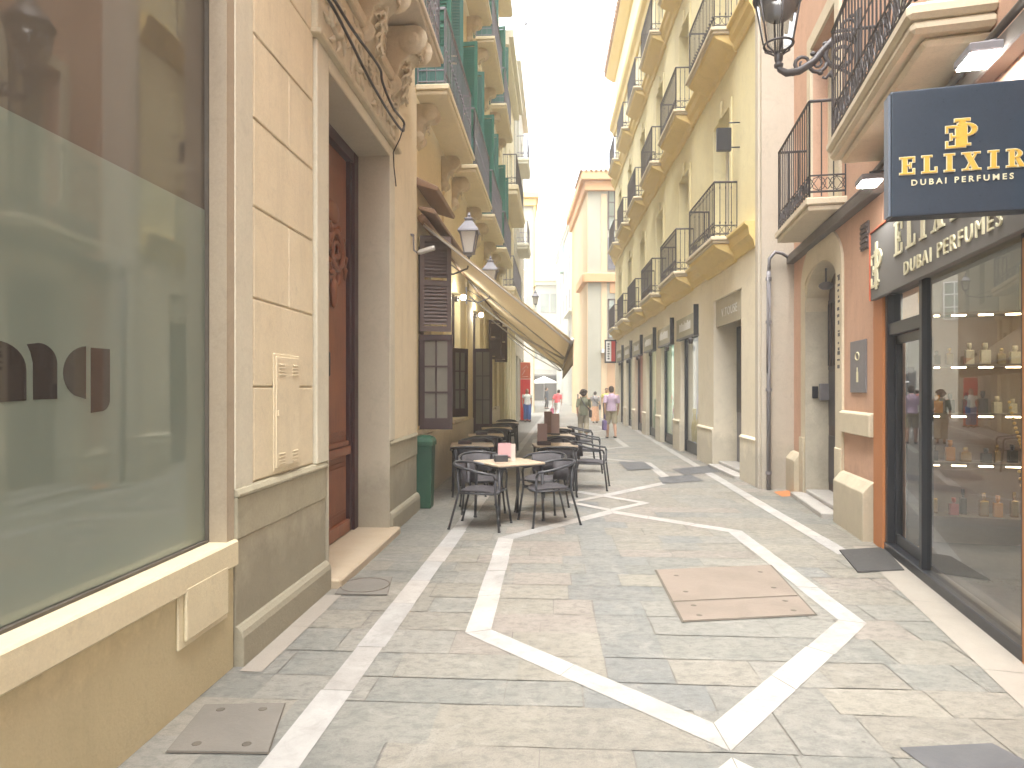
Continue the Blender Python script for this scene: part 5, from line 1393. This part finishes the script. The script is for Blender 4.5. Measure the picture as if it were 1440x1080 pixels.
def make_table():
    o = empty('terrace_table')
    out = []
    for i in range(40):
        t = 2*PI*i/40; c_, s_ = math.cos(t), math.sin(t); k_ = (abs(c_)**14 + abs(s_)**14)**(-1/14); out.append((.35*c_*k_, .35*s_*k_))
    b = MB(); b.prism(out, lambda u, v, d: Vector((u, v, .705 + d)), 0, .022); b.build('tabletop', M['table'], o, bevel=.004)
    b = MB(); b.prism([(u*1.006, v*1.006) for u, v in out], lambda u, v, d: Vector((u, v, .695 + d)), 0, .0095); b.tube([(-.3,-.3,.685),(.3,.3,.685)], .014, 6); b.tube([(-.3,.3,.684),(.3,-.3,.684)], .014, 6); b.build('rim', M['chair'], o)
    for sx in (-1, 1):
        for sy in (-1, 1):
            b = MB(); b.tube([(sx*.315, sy*.315, 0), (sx*.30, sy*.30, .69)], .0185, 8); b.lathe([(.025,0),(.022,.025)], (sx*.315, sy*.315, 0), 8); b.build('leg', M['chair'], o)
    return o
TG, CG = 'tables on the restaurant terrace', 'black terrace chairs'
t0 = make_table()
tabs = [(-.04,8.43,30,'beige square table turned cornerwise nearest the camera on the terrace'),
        (-.66,11.05,4,'beige terrace table along the wall right behind the green bin'),
        (.70,11.0,4,'beige terrace table on the street side holding the tall menu cards'),
        (-.52,13.3,4,'beige terrace table along the wall second from the green bin'),
        (.86,13.2,4,'beige terrace table on the street side second behind the cornerwise one'),
        (-.36,15.6,4,'beige terrace table along the wall beside the open bar door leaf'),
        (1.0,15.5,4,'beige terrace table on the street side third behind the cornerwise one'),
        (-.18,18.0,4,'beige terrace table along the wall nearest the red totem')]
for i, (x, y, a, lab) in enumerate(tabs):
    o = t0 if i == 0 else dup(t0)
    o.location = (x, y, 0); o.rotation_euler = (0, 0, R(a)); tag(o, lab, 'table', TG)
c0 = make_chair()
chs = [(-.36,7.98,-14,'black woven chair turned sideways at the left of the cornerwise table'),
       (.44,8.20,197,'black woven chair at the right of the cornerwise table with its back to the street'),
       (-.42,9.05,-80,'black woven chair at the far left side of the cornerwise table'),
       (.42,9.05,-115,'black woven chair at the far right side of the cornerwise table'),
       (-.66,10.45,92,'black chair with its back to the camera at the wall table behind the green bin'),
       (-.62,11.65,-86,'black chair at the far side of the wall table behind the green bin'),
       (.72,10.42,92,'black chair with its back to the camera at the table holding the tall menu cards'),
       (1.30,11.05,-12,'black chair turned out to the street beside the table of tall menu cards'),
       (.74,11.62,-88,'black chair at the far side of the table of tall menu cards'),
       (-.50,12.72,90,'black chair with its back to the camera at the second wall table'),
       (-.48,13.9,-88,'black chair at the far side of the second wall table'),
       (.88,12.62,92,'black chair with its back to the camera at the second street side table'),
       (1.50,13.25,-8,'black chair turned out to the street beside the second street side table'),
       (.88,13.8,-88,'black chair at the far side of the second street side table'),
       (-.34,15.0,92,'black chair with its back to the camera at the wall table by the bar door'),
       (-.32,16.2,-88,'black chair at the far side of the wall table by the bar door'),
       (1.02,14.92,90,'black chair with its back to the camera at the third street side table'),
       (1.62,15.5,-5,'black chair turned out to the street beside the third street side table'),
       (-.16,17.4,92,'black chair with its back to the camera at the last wall table'),
       (-.14,18.6,-88,'black chair at the far side of the last wall table')]
for i, (x, y, a, lab) in enumerate(chs):
    o = c0 if i == 0 else dup(c0)
    o.location = (x, y, 0); o.rotation_euler = (0, 0, R(a)); tag(o, lab, 'chair', CG)

# gingham napkins in a dark holder, menu cards, ashtray trays
def checker(name, a, b_, s):
    m = bpy.data.materials.new(name); t, ns, ln = nt(m); b = ns['Principled BSDF']
    tc = ns.new('ShaderNodeTexCoord')
    w1 = N(t, 'ShaderNodeTexChecker', Scale=s); ln.new(tc.outputs['Object'], w1.inputs['Vector'])
    w1.inputs['Color1'].default_value = c4(a); w1.inputs['Color2'].default_value = c4(b_)
    ln.new(w1.outputs['Color'], b.inputs['Base Color']); b.inputs['Roughness'].default_value = .8
    return m
o = empty('napkin_holder', (-.14,8.43,.7275), R(8), 'dark napkin box with red and white gingham paper on the cornerwise table', 'napkin holder')
b = MB(); b.box(-.085,.085,-.05,.05,0,.085); b.build('box', M['chair'], o, bevel=.006)
b = MB()
for k in range(5): b.box(-.075+.004*k+.035,.085+.006*k+.035,-.035+.018*k,-.033+.018*k+.004,.06,.235-.008*k)
b.build('napkins', checker('gingham', (.72,.68,.66), (.42,.05,.10), 55), o)
b = MB(); b.box(.125,.185,.0,.01,.0,.22); b.build('card', mat('pale_pink_card', (.68,.56,.52), bump=0), o)
def menu(x, y, a, hh, mt, lab):
    o = empty('menu_card', (x, y, .7275), R(a), lab, 'menu')
    b = MB(); b.box(-.09,.09,-.02,.02,0,.03); b.build('stand', M['chair'], o, bevel=.004)
    b = MB(); b.prism([(-.016,.02),(.016,.02),(.006,hh),(-.006,hh)], lambda u, v, d: Vector((d, u, v)), -.08, .08); b.build('card', mt, o)
    b = MB()
    for k in range(6): b.box(-.06,.05-.02*(k%3),-.0185+.009*((.06+k*.055)/hh),-.0165,.08+k*.05*hh/.4,.10+k*.05*hh/.4)
    return o
mk = mat('brown_menu_card', (.30,.20,.17), (.34,.23,.2), .6, 9, 0)
mk2 = mat('mauve_menu_card', (.42,.32,.31), (.46,.36,.34), .6, 9, 0)
menu(.50,11.05,4,.34,mk,'brown menu card on the front street side table')
menu(.86,13.25,-6,.42,mk2,'tall mauve menu card on the second street side table')
menu(.72,13.35,8,.46,mk,'tall brown menu card on the second street side table')
for x, y, lab in ((-.78,11.1,'dark napkin tray on the wall table behind the green bin'), (-.6,13.3,'dark napkin tray on the second wall table'), (.52,10.88,'dark napkin tray on the table holding the brown menu card')):
    o = MB(); o.box(-.11,.11,-.07,.07,0,.012); o.box(-.11,.11,-.07,-.058,.0121,.055); o.box(-.11,.11,.058,.07,.0121,.055); o.box(-.11,-.098,-.0579,.0579,.0121,.055); o.box(.098,.11,-.0579,.0579,.0121,.055); o.box(-.08,.08,-.05,.05,.0122,.06)
    tag(o.build('napkin_tray', M['brownwood'], loc=(x, y, .7275), bevel=.003), lab, 'tray', 'trays on the terrace tables')

# green bin at the corner
gb = empty('litter_bin', (-1.215,9.27,0), R(-4), 'tall narrow green plastic bin at the corner of the portal house', 'bin')
b = MB(); b.lathe([(.15,0),(.155,.02),(.185,.86),(.19,.87)], (0,0,0), 4); b.build('body', M['green_bin'], gb, bevel=.02, seg=2)
b = MB(); b.lathe([(.205,.865),(.205,.92),(.17,.97),(.08,1.0)], (0,0,0), 4); b.box(-.1,.1,-.152,-.147,.8,.84); b.build('lid', M['green_bin'], gb, bevel=.012, seg=2)

# red totem at right angles to the wall
to = empty('advertising_totem', FL.pt(FL.Y(33.5), 0, 0), FL.rz, 'tall red advertising panel standing out from the left row of houses', 'sign')
b = MB(-1); b.nb(0,.12,.12,.62,.05,2.1); b.build('panel', M['red'], to, bevel=.01)
b = MB(-1); b.nb(0,.12,.12,.62,2.13,2.95); b.build('top_panel', M['red2'], to, bevel=.01)
b = MB(-1); b.nb(-.006,-.0005,.12,.62,2.1,2.13); b.tube([b.P(-.006,.2,2.3), b.P(-.006,.35,2.55), b.P(-.006,.22,2.6), b.P(-.006,.42,2.78), b.P(-.006,.5,2.66)], .014, 5); b.tube([b.P(-.006,.2,2.22), b.P(-.006,.5,2.24)], .012, 5); b.build('logo', mat('pale_pink_logo', (.75,.5,.42), bump=0), to)
b = MB(-1); b.nb(-.05,.17,.08,.66,0,.05); b.build('base', M['iron'], to)

# umbrella and cafe at the end
um = empty('parasol', (3.55,74,0), 0, 'white parasol over a cafe table at the far end of the street', 'parasol')
b = MB(); b.lathe([(1.6,2.35),(1.62,2.2),(1.56,2.2),(1.5,2.32),(.1,2.95),(.0,3.0)][::-1], (0,0,0), 8); b.build('canopy', M['white'], um)
b = MB(); b.tube([(0,0,0),(0,0,3.0)], .03, 8); b.lathe([(.3,0),(.3,.06),(.05,.1)], (0,0,0), 12); b.build('pole', M['alu'], um)
pb = MB(); pb.box(-.25,.25,-.2,.2,.0,1.3); pb.box(-.22,.22,-.21,-.2005,.1,1.2)
tag(pb.build('planter_box', M['shutter_br'], loc=(4.35,42.0,0), bevel=.02), 'brown upright box standing by the orange house corner', 'box')

p_ = gp(430, 752); b = MB(); b.add([(-.045,-.03,.004),(.04,-.035,.012),(.05,.03,.005),(-.03,.035,.016),(-.045,-.03,.0055),(.04,-.035,.0135),(.05,.03,.0065),(-.03,.035,.0175)], [(0,1,2,3),(7,6,5,4),(0,4,5,1),(1,5,6,2),(2,6,7,3),(3,7,4,0)])
tag(b.build('paper_scrap', M['white'], loc=p_), 'crumpled white paper scrap on the paving by the portal door step', 'litter')
# bird
bd_ = MB(); bd_.ell((0,0,0), (.16,.05,.05), 8); bd_.ell((.15,0,.03), (.05,.035,.035), 8)
for sd in (-1,1): bd_.add([(.06,sd*.04,.02),(-.06,sd*.04,.02),(-.10,sd*.42,.06),(.0,sd*.26,.11),(.06,sd*.04,.035),(-.06,sd*.04,.035),(-.10,sd*.42,.07),(.0,sd*.26,.12)], [(0,1,2,3),(7,6,5,4),(0,4,5,1),(1,5,6,2),(2,6,7,3),(3,7,4,0)])
bd_.add([(-.14,.03,.0),(-.14,-.03,0),(-.28,-.05,0),(-.28,.05,0),(-.14,.03,.015),(-.14,-.03,.015),(-.28,-.05,.01),(-.28,.05,.01)], [(0,1,2,3),(7,6,5,4),(0,4,5,1),(1,5,6,2),(2,6,7,3),(3,7,4,0)])
tag(bd_.build('bird', M['iron'], loc=(1.06,50,H+(HZ-34)/F*50)), 'small dark bird flying in the white sky', 'bird')

# ================================================================ people
HAIR = {'brown': mat('dark_brown_hair', (.05,.03,.02), bump=.4, bsc=30), 'grey': mat('greying_hair', (.12,.10,.09), bump=.4, bsc=30), 'blond': mat('light_brown_hair', (.22,.13,.07), bump=.4, bsc=30)}
def cloth(n, c): return mat('cloth_'+n, c, rough=.85, sc_=6, bump=.15, bsc=30)
def person(x, y, yaw, hgt, label, top, topm, bottom, botm, hair, stride=.5, shoe=M['iron'], sleeve=.5, arms=(0,0), bend=0, hairk='short', extra=None):
    o = empty('person', (x, y, 0), R(yaw), label, 'person'); k = hgt/1.72
    V = lambda a, b_, c_: Vector((a, b_, c_))*k
    lean = lambda p: V(p[0] + bend*max(0, p[2]-.92)*.9, p[1], p[2] - bend*bend*.12*max(0, p[2]-.92))
    st = .30*stride
    hips = [lean((0,.09*s,.90)) for s in (1,-1)]
    knee = [lean((.05+st*.55*s, .10*s, .49)) for s in (1,-1)]
    ank = [lean((st*s - .02, .095*s, .085 + (.05*stride if s < 0 else 0))) for s in (1,-1)]
    toe = [a + V(.16,.01*s,-.055) for a, s in zip(ank, (1,-1))]
    sh = [lean((-.02,.185*s,1.40)) for s in (1,-1)]
    elb = [lean((-.05 - .10*stride*s + a*.12, .245*s, 1.12 + abs(a)*.02)) for s, a in zip((1,-1), arms)]
    wri = [lean((-.02 - .16*stride*s + a*.34, .24*s - .1*s*a, .88 + a*.25)) for s, a in zip((1,-1), arms)]
    hd = lean((.03, 0, 1.60))
    b = MB()
    for i in (0, 1):
        b.tube([hips[i], (hips[i]+knee[i])/2+V(.01,0,0), knee[i], knee[i]*.65+ank[i]*.35+V(-.02,0,0), ank[i]], [q*k for q in (.088,.075,.055,.056,.036)], 10)
        b.ell(knee[i], .056*k, 8); b.ell((ank[i]+toe[i])/2+V(-.02,0,-.02), (.115*k,.042*k,.04*k), 10); b.ell(ank[i], .042*k, 8)
        b.tube([sh[i], (sh[i]+elb[i])/2, elb[i], elb[i]*.5+wri[i]*.5, wri[i]], [q*k for q in (.052,.046,.038,.036,.025)], 10)
        b.ell(sh[i], .058*k, 8); b.ell(elb[i], .039*k, 8)
        d = (wri[i]-elb[i]).normalized(); sy = 1 if i == 0 else -1
        pm_ = wri[i] + d*.05*k; b.ell(pm_, (.03*k,.018*k,.045*k), 8); b.ell(wri[i], .026*k, 8)
        for q in range(4):
            f0 = pm_ + V(.024-.016*q, 0, -.03); L_ = (.055,.066,.06,.045)[q]*k
            b.tube([f0, f0 + d*L_*.6 + V(0,-.004*sy,0), f0 + d*L_ + V(.008,-.012*sy,0)], [.009*k,.0085*k,.007*k], 6)
        b.tube([pm_+V(.02,0,.015), pm_+V(.04,-.008*sy,-.015), pm_+V(.043,-.012*sy,-.045)], [.011*k,.010*k,.008*k], 6)
    b.tube([lean((0,0,.86)), lean((0,0,.98)), lean((.0,0,1.15)), lean((-.01,0,1.32)), lean((-.02,0,1.42)), lean((-.01,0,1.5))], [q*k for q in (.135,.13,.125,.145,.10,.055)], 14)
    b.ell(lean((-.01,0,1.3)), (.11*k,.17*k,.16*k), 12); b.ell(lean((0,0,.92)), (.115*k,.16*k,.12*k), 12)
    b.tube([lean((-.01,0,1.44)), lean((.01,0,1.53))], [.055*k,.052*k], 10)
    b.ell(hd, (.098*k,.078*k,.118*k), 14); b.ell(hd+V(.03,0,-.05), (.066*k,.058*k,.07*k), 12); b.ell(hd+V(.105,0,-.015), (.02*k,.014*k,.026*k), 8)
    for s in (1,-1): b.ell(hd+V(-.005,.08*s,-.01), (.018*k,.012*k,.03*k), 8)
    b.build('body', M['skin'], o, remesh=.011, smooth_it=1)
    for s in (1,-1):
        e = MB(); e.ell(hd+V(.088,.032*s,.012), (.012*k,.016*k,.008*k), 8); e.build('eye', M['iron'], o)
    e = MB(); e.ell(hd+V(.095,0,-.062), (.008*k,.024*k,.006*k), 8); e.build('mouth', mat('lips', (.35,.13,.11), bump=0), o)
    h_ = MB(); h_.ell(hd+V(-.02,0,.035), (.098*k,.09*k,.10*k), 14); h_.ell(hd+V(-.05,0,-.01), (.068*k,.084*k,.10*k), 12)
    if hairk == 'curly':
        rg = random.Random(3)
        for q in range(60):
            t, p = rg.uniform(.0, 2.2), rg.uniform(0, 2*PI); v = Vector((math.sin(t)*math.cos(p), math.sin(t)*math.sin(p), math.cos(t)))
            if v.x > .55 and v.z < .5: continue
            h_.ell(hd+V(-.03,0,.02)+Vector((v.x*.115*k,v.y*.125*k,v.z*.115*k)), .045*k, 6)
    if hairk == 'long': h_.tube([hd+V(-.06,0,.03), hd+V(-.085,0,-.12), hd+V(-.10,0,-.26)], [.08*k,.085*k,.05*k], 10)
    h_.build('hair', HAIR[hair], o, remesh=.016)
    # clothes
    g_ = MB()
    if bottom in ('trousers', 'shorts', 'wide'):
        for i in (0, 1):
            if bottom == 'shorts': q = [hips[i]+V(0,0,.04), hips[i]*.5+knee[i]*.5, knee[i]+V(0,0,.0)]; r_ = [.115,.102,.09]
            elif bottom == 'wide': q = [hips[i]+V(0,0,.04), hips[i]*.5+knee[i]*.5, knee[i], ank[i]+V(0,0,.06)]; r_ = [.125,.115,.10,.10]
            else: q = [hips[i]+V(0,0,.04), hips[i]*.5+knee[i]*.5, knee[i], ank[i]+V(0,0,.02)]; r_ = [.108,.092,.072,.062]
            g_.tube(q, [v*k for v in r_], 12)
        g_.tube([lean((0,0,.84)), lean((0,0,.92)), lean((0,0,1.02))], [.12*k,.155*k,.148*k], 14)
    else:
        zb = .10 if bottom == 'long_skirt' else .5
        g_.tube([lean((0,0,1.02)), lean((0,0,.9)), lean((0,0,.6)), lean((0,0,zb))], [.14*k,.175*k,.20*k,.24*k], 16)
    g_.build(bottom if bottom in ('trousers', 'shorts') else ('trousers' if bottom == 'wide' else 'skirt'), botm, o, remesh=.013, smooth_it=2)
    g_ = MB(); hem = .80 if top == 'long' else .90
    g_.tube([lean((0,0,hem)), lean((0,0,1.0)), lean((0,0,1.15)), lean((-.01,0,1.32)), lean((-.02,0,1.43)), lean((-.015,0,1.475))], [q*k for q in (.178,.17,.155,.165,.12,.07)], 14)
    g_.ell(lean((-.01,0,1.3)), (.13*k,.195*k,.17*k), 12)
    for i in (0, 1):
        e = elb[i]*sleeve*1.0 + sh[i]*(1-sleeve) if sleeve <= 1 else elb[i]*(2-sleeve)+wri[i]*(sleeve-1)
        q = [sh[i]+V(0,0,.01), sh[i]*.5+elb[i]*.5, elb[i], e] if sleeve > 1 else [sh[i]+V(0,0,.01), (sh[i]+e)/2, e]
        g_.tube(q, [v*k for v in ((.075,.066,.058,.05) if sleeve > 1 else (.078,.072,.07))], 10)
    g_.build('shirt', topm, o, remesh=.013, smooth_it=2)
    for i in (0, 1):
        s_ = MB(); s_.ell((ank[i]+toe[i])/2+V(-.015,0,-.028), (.13*k,.05*k,.042*k), 10); s_.build('shoe', shoe, o)
    if extra: extra(o, k, V, hd, wri, sh, lean)
    return o
def shoulder_bag(col, side):
    def f(o, k, V, hd, wri, sh, lean):
        b = MB(); b.box(-.09*k,.12*k,side*.25*k-.05*k,side*.25*k+.05*k,.72*k,1.0*k); b.build('shoulder_bag', col, o, bevel=.02)
        b = MB(); b.tube([lean((-.17,.10*-side,1.40)), lean((-.19,0,1.2)), lean((-.1,.23*side,1.0))], .014, 6); b.tube([lean((.15,.10*-side,1.38)), lean((.18,0,1.2)), lean((.08,.24*side,1.0))], .014, 6); b.tube([lean((-.17,.10*-side,1.40)), lean((0,.11*-side,1.49)), lean((.15,.10*-side,1.38))], .014, 6); b.build('strap', col, o)
    return f
def hand_bag(col, side):
    def f(o, k, V, hd, wri, sh, lean):
        w_ = wri[0 if side > 0 else 1]; b = MB(); c = w_ + V(0, .02*side, -.42)
        b.box(c.x-.14*k, c.x+.14*k, c.y-.05*k, c.y+.05*k, c.z-.18*k, c.z+.14*k); b.build('hand_bag', col, o, bevel=.015)
        b = MB(); b.tube([c+V(-.1,0,.14), w_+V(-.02,0,-.08), w_+V(.02,0,-.08), c+V(.1,0,.14)], .008, 5); b.build('bag_handle', col, o)
    return f
person(3.27,22.0,97,1.72,'man in a lilac shirt and khaki shorts walking away up the street','short',cloth('lilac',(.55,.38,.56)),'shorts',cloth('khaki',(.42,.34,.22)),'brown',.45,sleeve=.85,extra=hand_bag(cloth('violet',(.16,.10,.30)),1))
person(2.42,22.6,92,1.58,'woman with curly dark hair in an olive outfit walking away with a crossbody bag','long',cloth('olive',(.20,.20,.13)),'wide',cloth('taupe',(.36,.30,.22)),'brown',.35,sleeve=1.1,hairk='curly',arms=(0,.4),extra=shoulder_bag(M['iron'],-1))
person(3.98,32.0,80,1.50,'woman in a long peach skirt carrying a dark bag beyond the olive woman','short',cloth('grey_top',(.35,.32,.33)),'long_skirt',cloth('peach',(.70,.36,.20)),'grey',.2,sleeve=.7,extra=shoulder_bag(mat('slate_bag',(.08,.09,.13),bump=0),-1))
person(4.75,33.6,-90,1.66,'person in a yellow top and dark cap half hidden behind the lilac man','short',cloth('yellow',(.70,.62,.15)),'trousers',cloth('charcoal',(.08,.08,.09)),'brown',.3,sleeve=.6)
person(.74,32.6,-80,1.62,'woman in a white top and blue trousers by the red totem','short',cloth('white',(.75,.75,.73)),'wide',cloth('denim',(.07,.14,.42)),'blond',.2,sleeve=.5,hairk='long')
person(2.48,36.8,60,1.58,'bending person in white and red clothes with a pink bag','short',cloth('red',(.75,.10,.12)),'wide',cloth('offwhite',(.72,.70,.68)),'brown',.7,sleeve=.9,bend=.35,extra=hand_bag(cloth('hot_pink',(.75,.12,.25)),1))
person(2.78,54,-20,1.72,'person in dark clothes standing at the cafe under the white parasol','long',cloth('dark',(.06,.07,.09)),'trousers',cloth('charcoal',(.08,.08,.09)),'brown',.2,sleeve=1.9)

# ================================================================ perfume shop goods seen through the glass
shelf_label = ['warm lit display shelves nearest the glass inside the perfume shop', 'warm lit display shelves farther from the glass inside the perfume shop']
gl_ = [mat('amber_glass', (.42,.17,.02), bump=0, rough=.12, rvar=.05), mat('red_glass', (.30,.03,.03), bump=0, rough=.15, rvar=.05), mat('pearl_box', (.50,.42,.26), bump=0, rough=.3), mat('black_glass', (.02,.018,.016), bump=0, rough=.1, rvar=.05), mat('gilt_glass', (.55,.36,.09), bump=0, rough=.2, metal=.8, rvar=.05)]
shelf0 = None
SH = [(7.24, -1.25), (7.24, -3.0)]
for k, (y, n_) in enumerate(SH):
    o = empty('display_shelf', FS.pt(FS.s(720, 0) if False else FS.Y(y), n_, .02), FS.rz + PI/2, shelf_label[k], 'shelf')
    b = MB(1)
    for x in (-.8,.8): b.nb(x-.02,x+.02,0,.3,0,2.4)
    for z in (.3,.85,1.35,1.85,2.38): b.nb(-.78,.78,0,.3,z,z+.025)
    b.nb(-.78,.78,-.02,-.001,.0,2.4); b.build('frame', mat('dark_walnut_shelf', (.13,.085,.05), bump=0, rough=.5), o)
    for z in (.85,1.35,1.85,2.38):
        b = MB(1); [b.nb(-.72+.24*q,-.60+.24*q,.24,.27,z-.014,z-.002) for q in range(7)]; b.build('light_strip', M['warm'], o)
bp_ = None
for k, (y, n_) in enumerate(SH):
    for z in (.325,.875,1.375,1.875):
        for q in range(11):
            p = FS.pt(FS.Y(y)-.10-.14*rnd(), n_-.70+.14*q+.04*rnd(), z+.02)
            if bp_ is None:
                bp_ = MB(); bp_.box(-.04,.04,-.025,.025,0,.12); bp_.lathe([(.015,.1205),(.015,.135),(.022,.136),(.022,.18)], (0,0,0), 10)
                bt = bp_.build('perfume_bottle', gl_[0], bevel=.008); bp_ = [bt] + [bt.copy() for _ in (1,2,3,4)]
                for m_, ob in zip(gl_[1:], bp_[1:]): ob.data = bt.data.copy(); ob.data.materials[0] = m_
                ob = bt
            else:
                ob = random.choice(bp_).copy(); COL.objects.link(ob); f_ = random.uniform(.8, 1.5); ob.scale = (random.uniform(.7, 1.2), random.uniform(.8, 1.2), f_)
            ob.location = p; ob.rotation_euler = (0,0,FS.rz+PI/2)
            tag(ob, 'perfume bottle standing on a warm lit shop shelf', 'bottle', 'bottles on the perfume shop shelves')
for ob in bp_[1:]: bpy.data.objects.remove(ob)
# display table, hanging gold chains, paper tag, ceiling lights
o = empty('display_table', FS.pt(FS.Y(4.75), -1.6, .02), FS.rz, 'low display table with cream petals behind the shop window', 'table')
b = MB(1); b.lathe([(.5,.74),(.5,.78)], (0,0,0), 24); b.build('tabletop', M['gold'], o)
b = MB(1); b.lathe([(.25,0),(.06,.05),(.05,.74)], (0,0,0), 12); b.build('leg', M['gold'], o)
b = MB(1); rg = random.Random(2)
for q in range(40): b.ell((rg.uniform(-.4,.4), rg.uniform(-.4,.4), .81), (.05,.04,.03), 6, (rg.random(), rg.random(), 0))
tag(b.build('petals', M['cream_l'], o), kind='stuff')
b = MB(1)
for q, (y0_, y1_, z0_, sg2) in enumerate(((4.95,4.2,1.55,.42),(4.85,4.2,1.30,.36),(4.9,4.15,1.05,.5))):
    n = 40
    for i in range(n+1):
        t = i/n; b.ell(b.P(FS.Y(y0_+(y1_-y0_)*t), -.3-.02*q, z0_ - sg2*4*t*(1-t)), .012, 6)
oc = b.build('gold_chain', M['gold']); oc.matrix_world = Matrix.Translation(FS.pt(0)) @ Matrix.Rotation(FS.rz, 4, 'Z'); tag(oc, 'gold bead garlands looping inside the right end of the shop window', 'garland')
b = MB(1); s = FS.Y(4.55); b.prism([(-.13,-.1),(-.13,.2),(.05,.24),(.13,.12),(.10,-.06),(-.02,-.14)], lambda u, v, d: b.P(s - u, -.25 + d, 2.30 + v), 0, .006)
b.tube([b.P(s,-.247,2.5), b.P(s,-.247,3.28)], .004, 4)
oc = b.build('hanging_tag', M['cream_l']); oc.matrix_world = Matrix.Translation(FS.pt(0)) @ Matrix.Rotation(FS.rz, 4, 'Z'); tag(oc, 'cream faceted paper shape hung at the top of the shop window', 'decoration')
for k in range(6):
    y, n_ = (6.4, 5.5, 4.6)[k % 3], (-1.2, -2.8)[k // 3]
    o = MB(1); o.lathe([(.07,-.02),(.07,.0)], (0,0,0), 14)
    tag(o.build('ceiling_spot', M['led'], loc=FS.pt(FS.Y(y), n_, 3.297)), 'round lit ceiling spot inside the perfume shop', 'ceiling light', 'ceiling spots in the perfume shop')
al = bpy.data.lights.new('shop_light', 'AREA'); al.energy = 7; al.size = 2.2; al.color = (1, .82, .6)
ao = bpy.data.objects.new('shop_light', al); COL.objects.link(ao); ao.location = FS.pt(FS.Y(5.3), -2.2, 3.25)
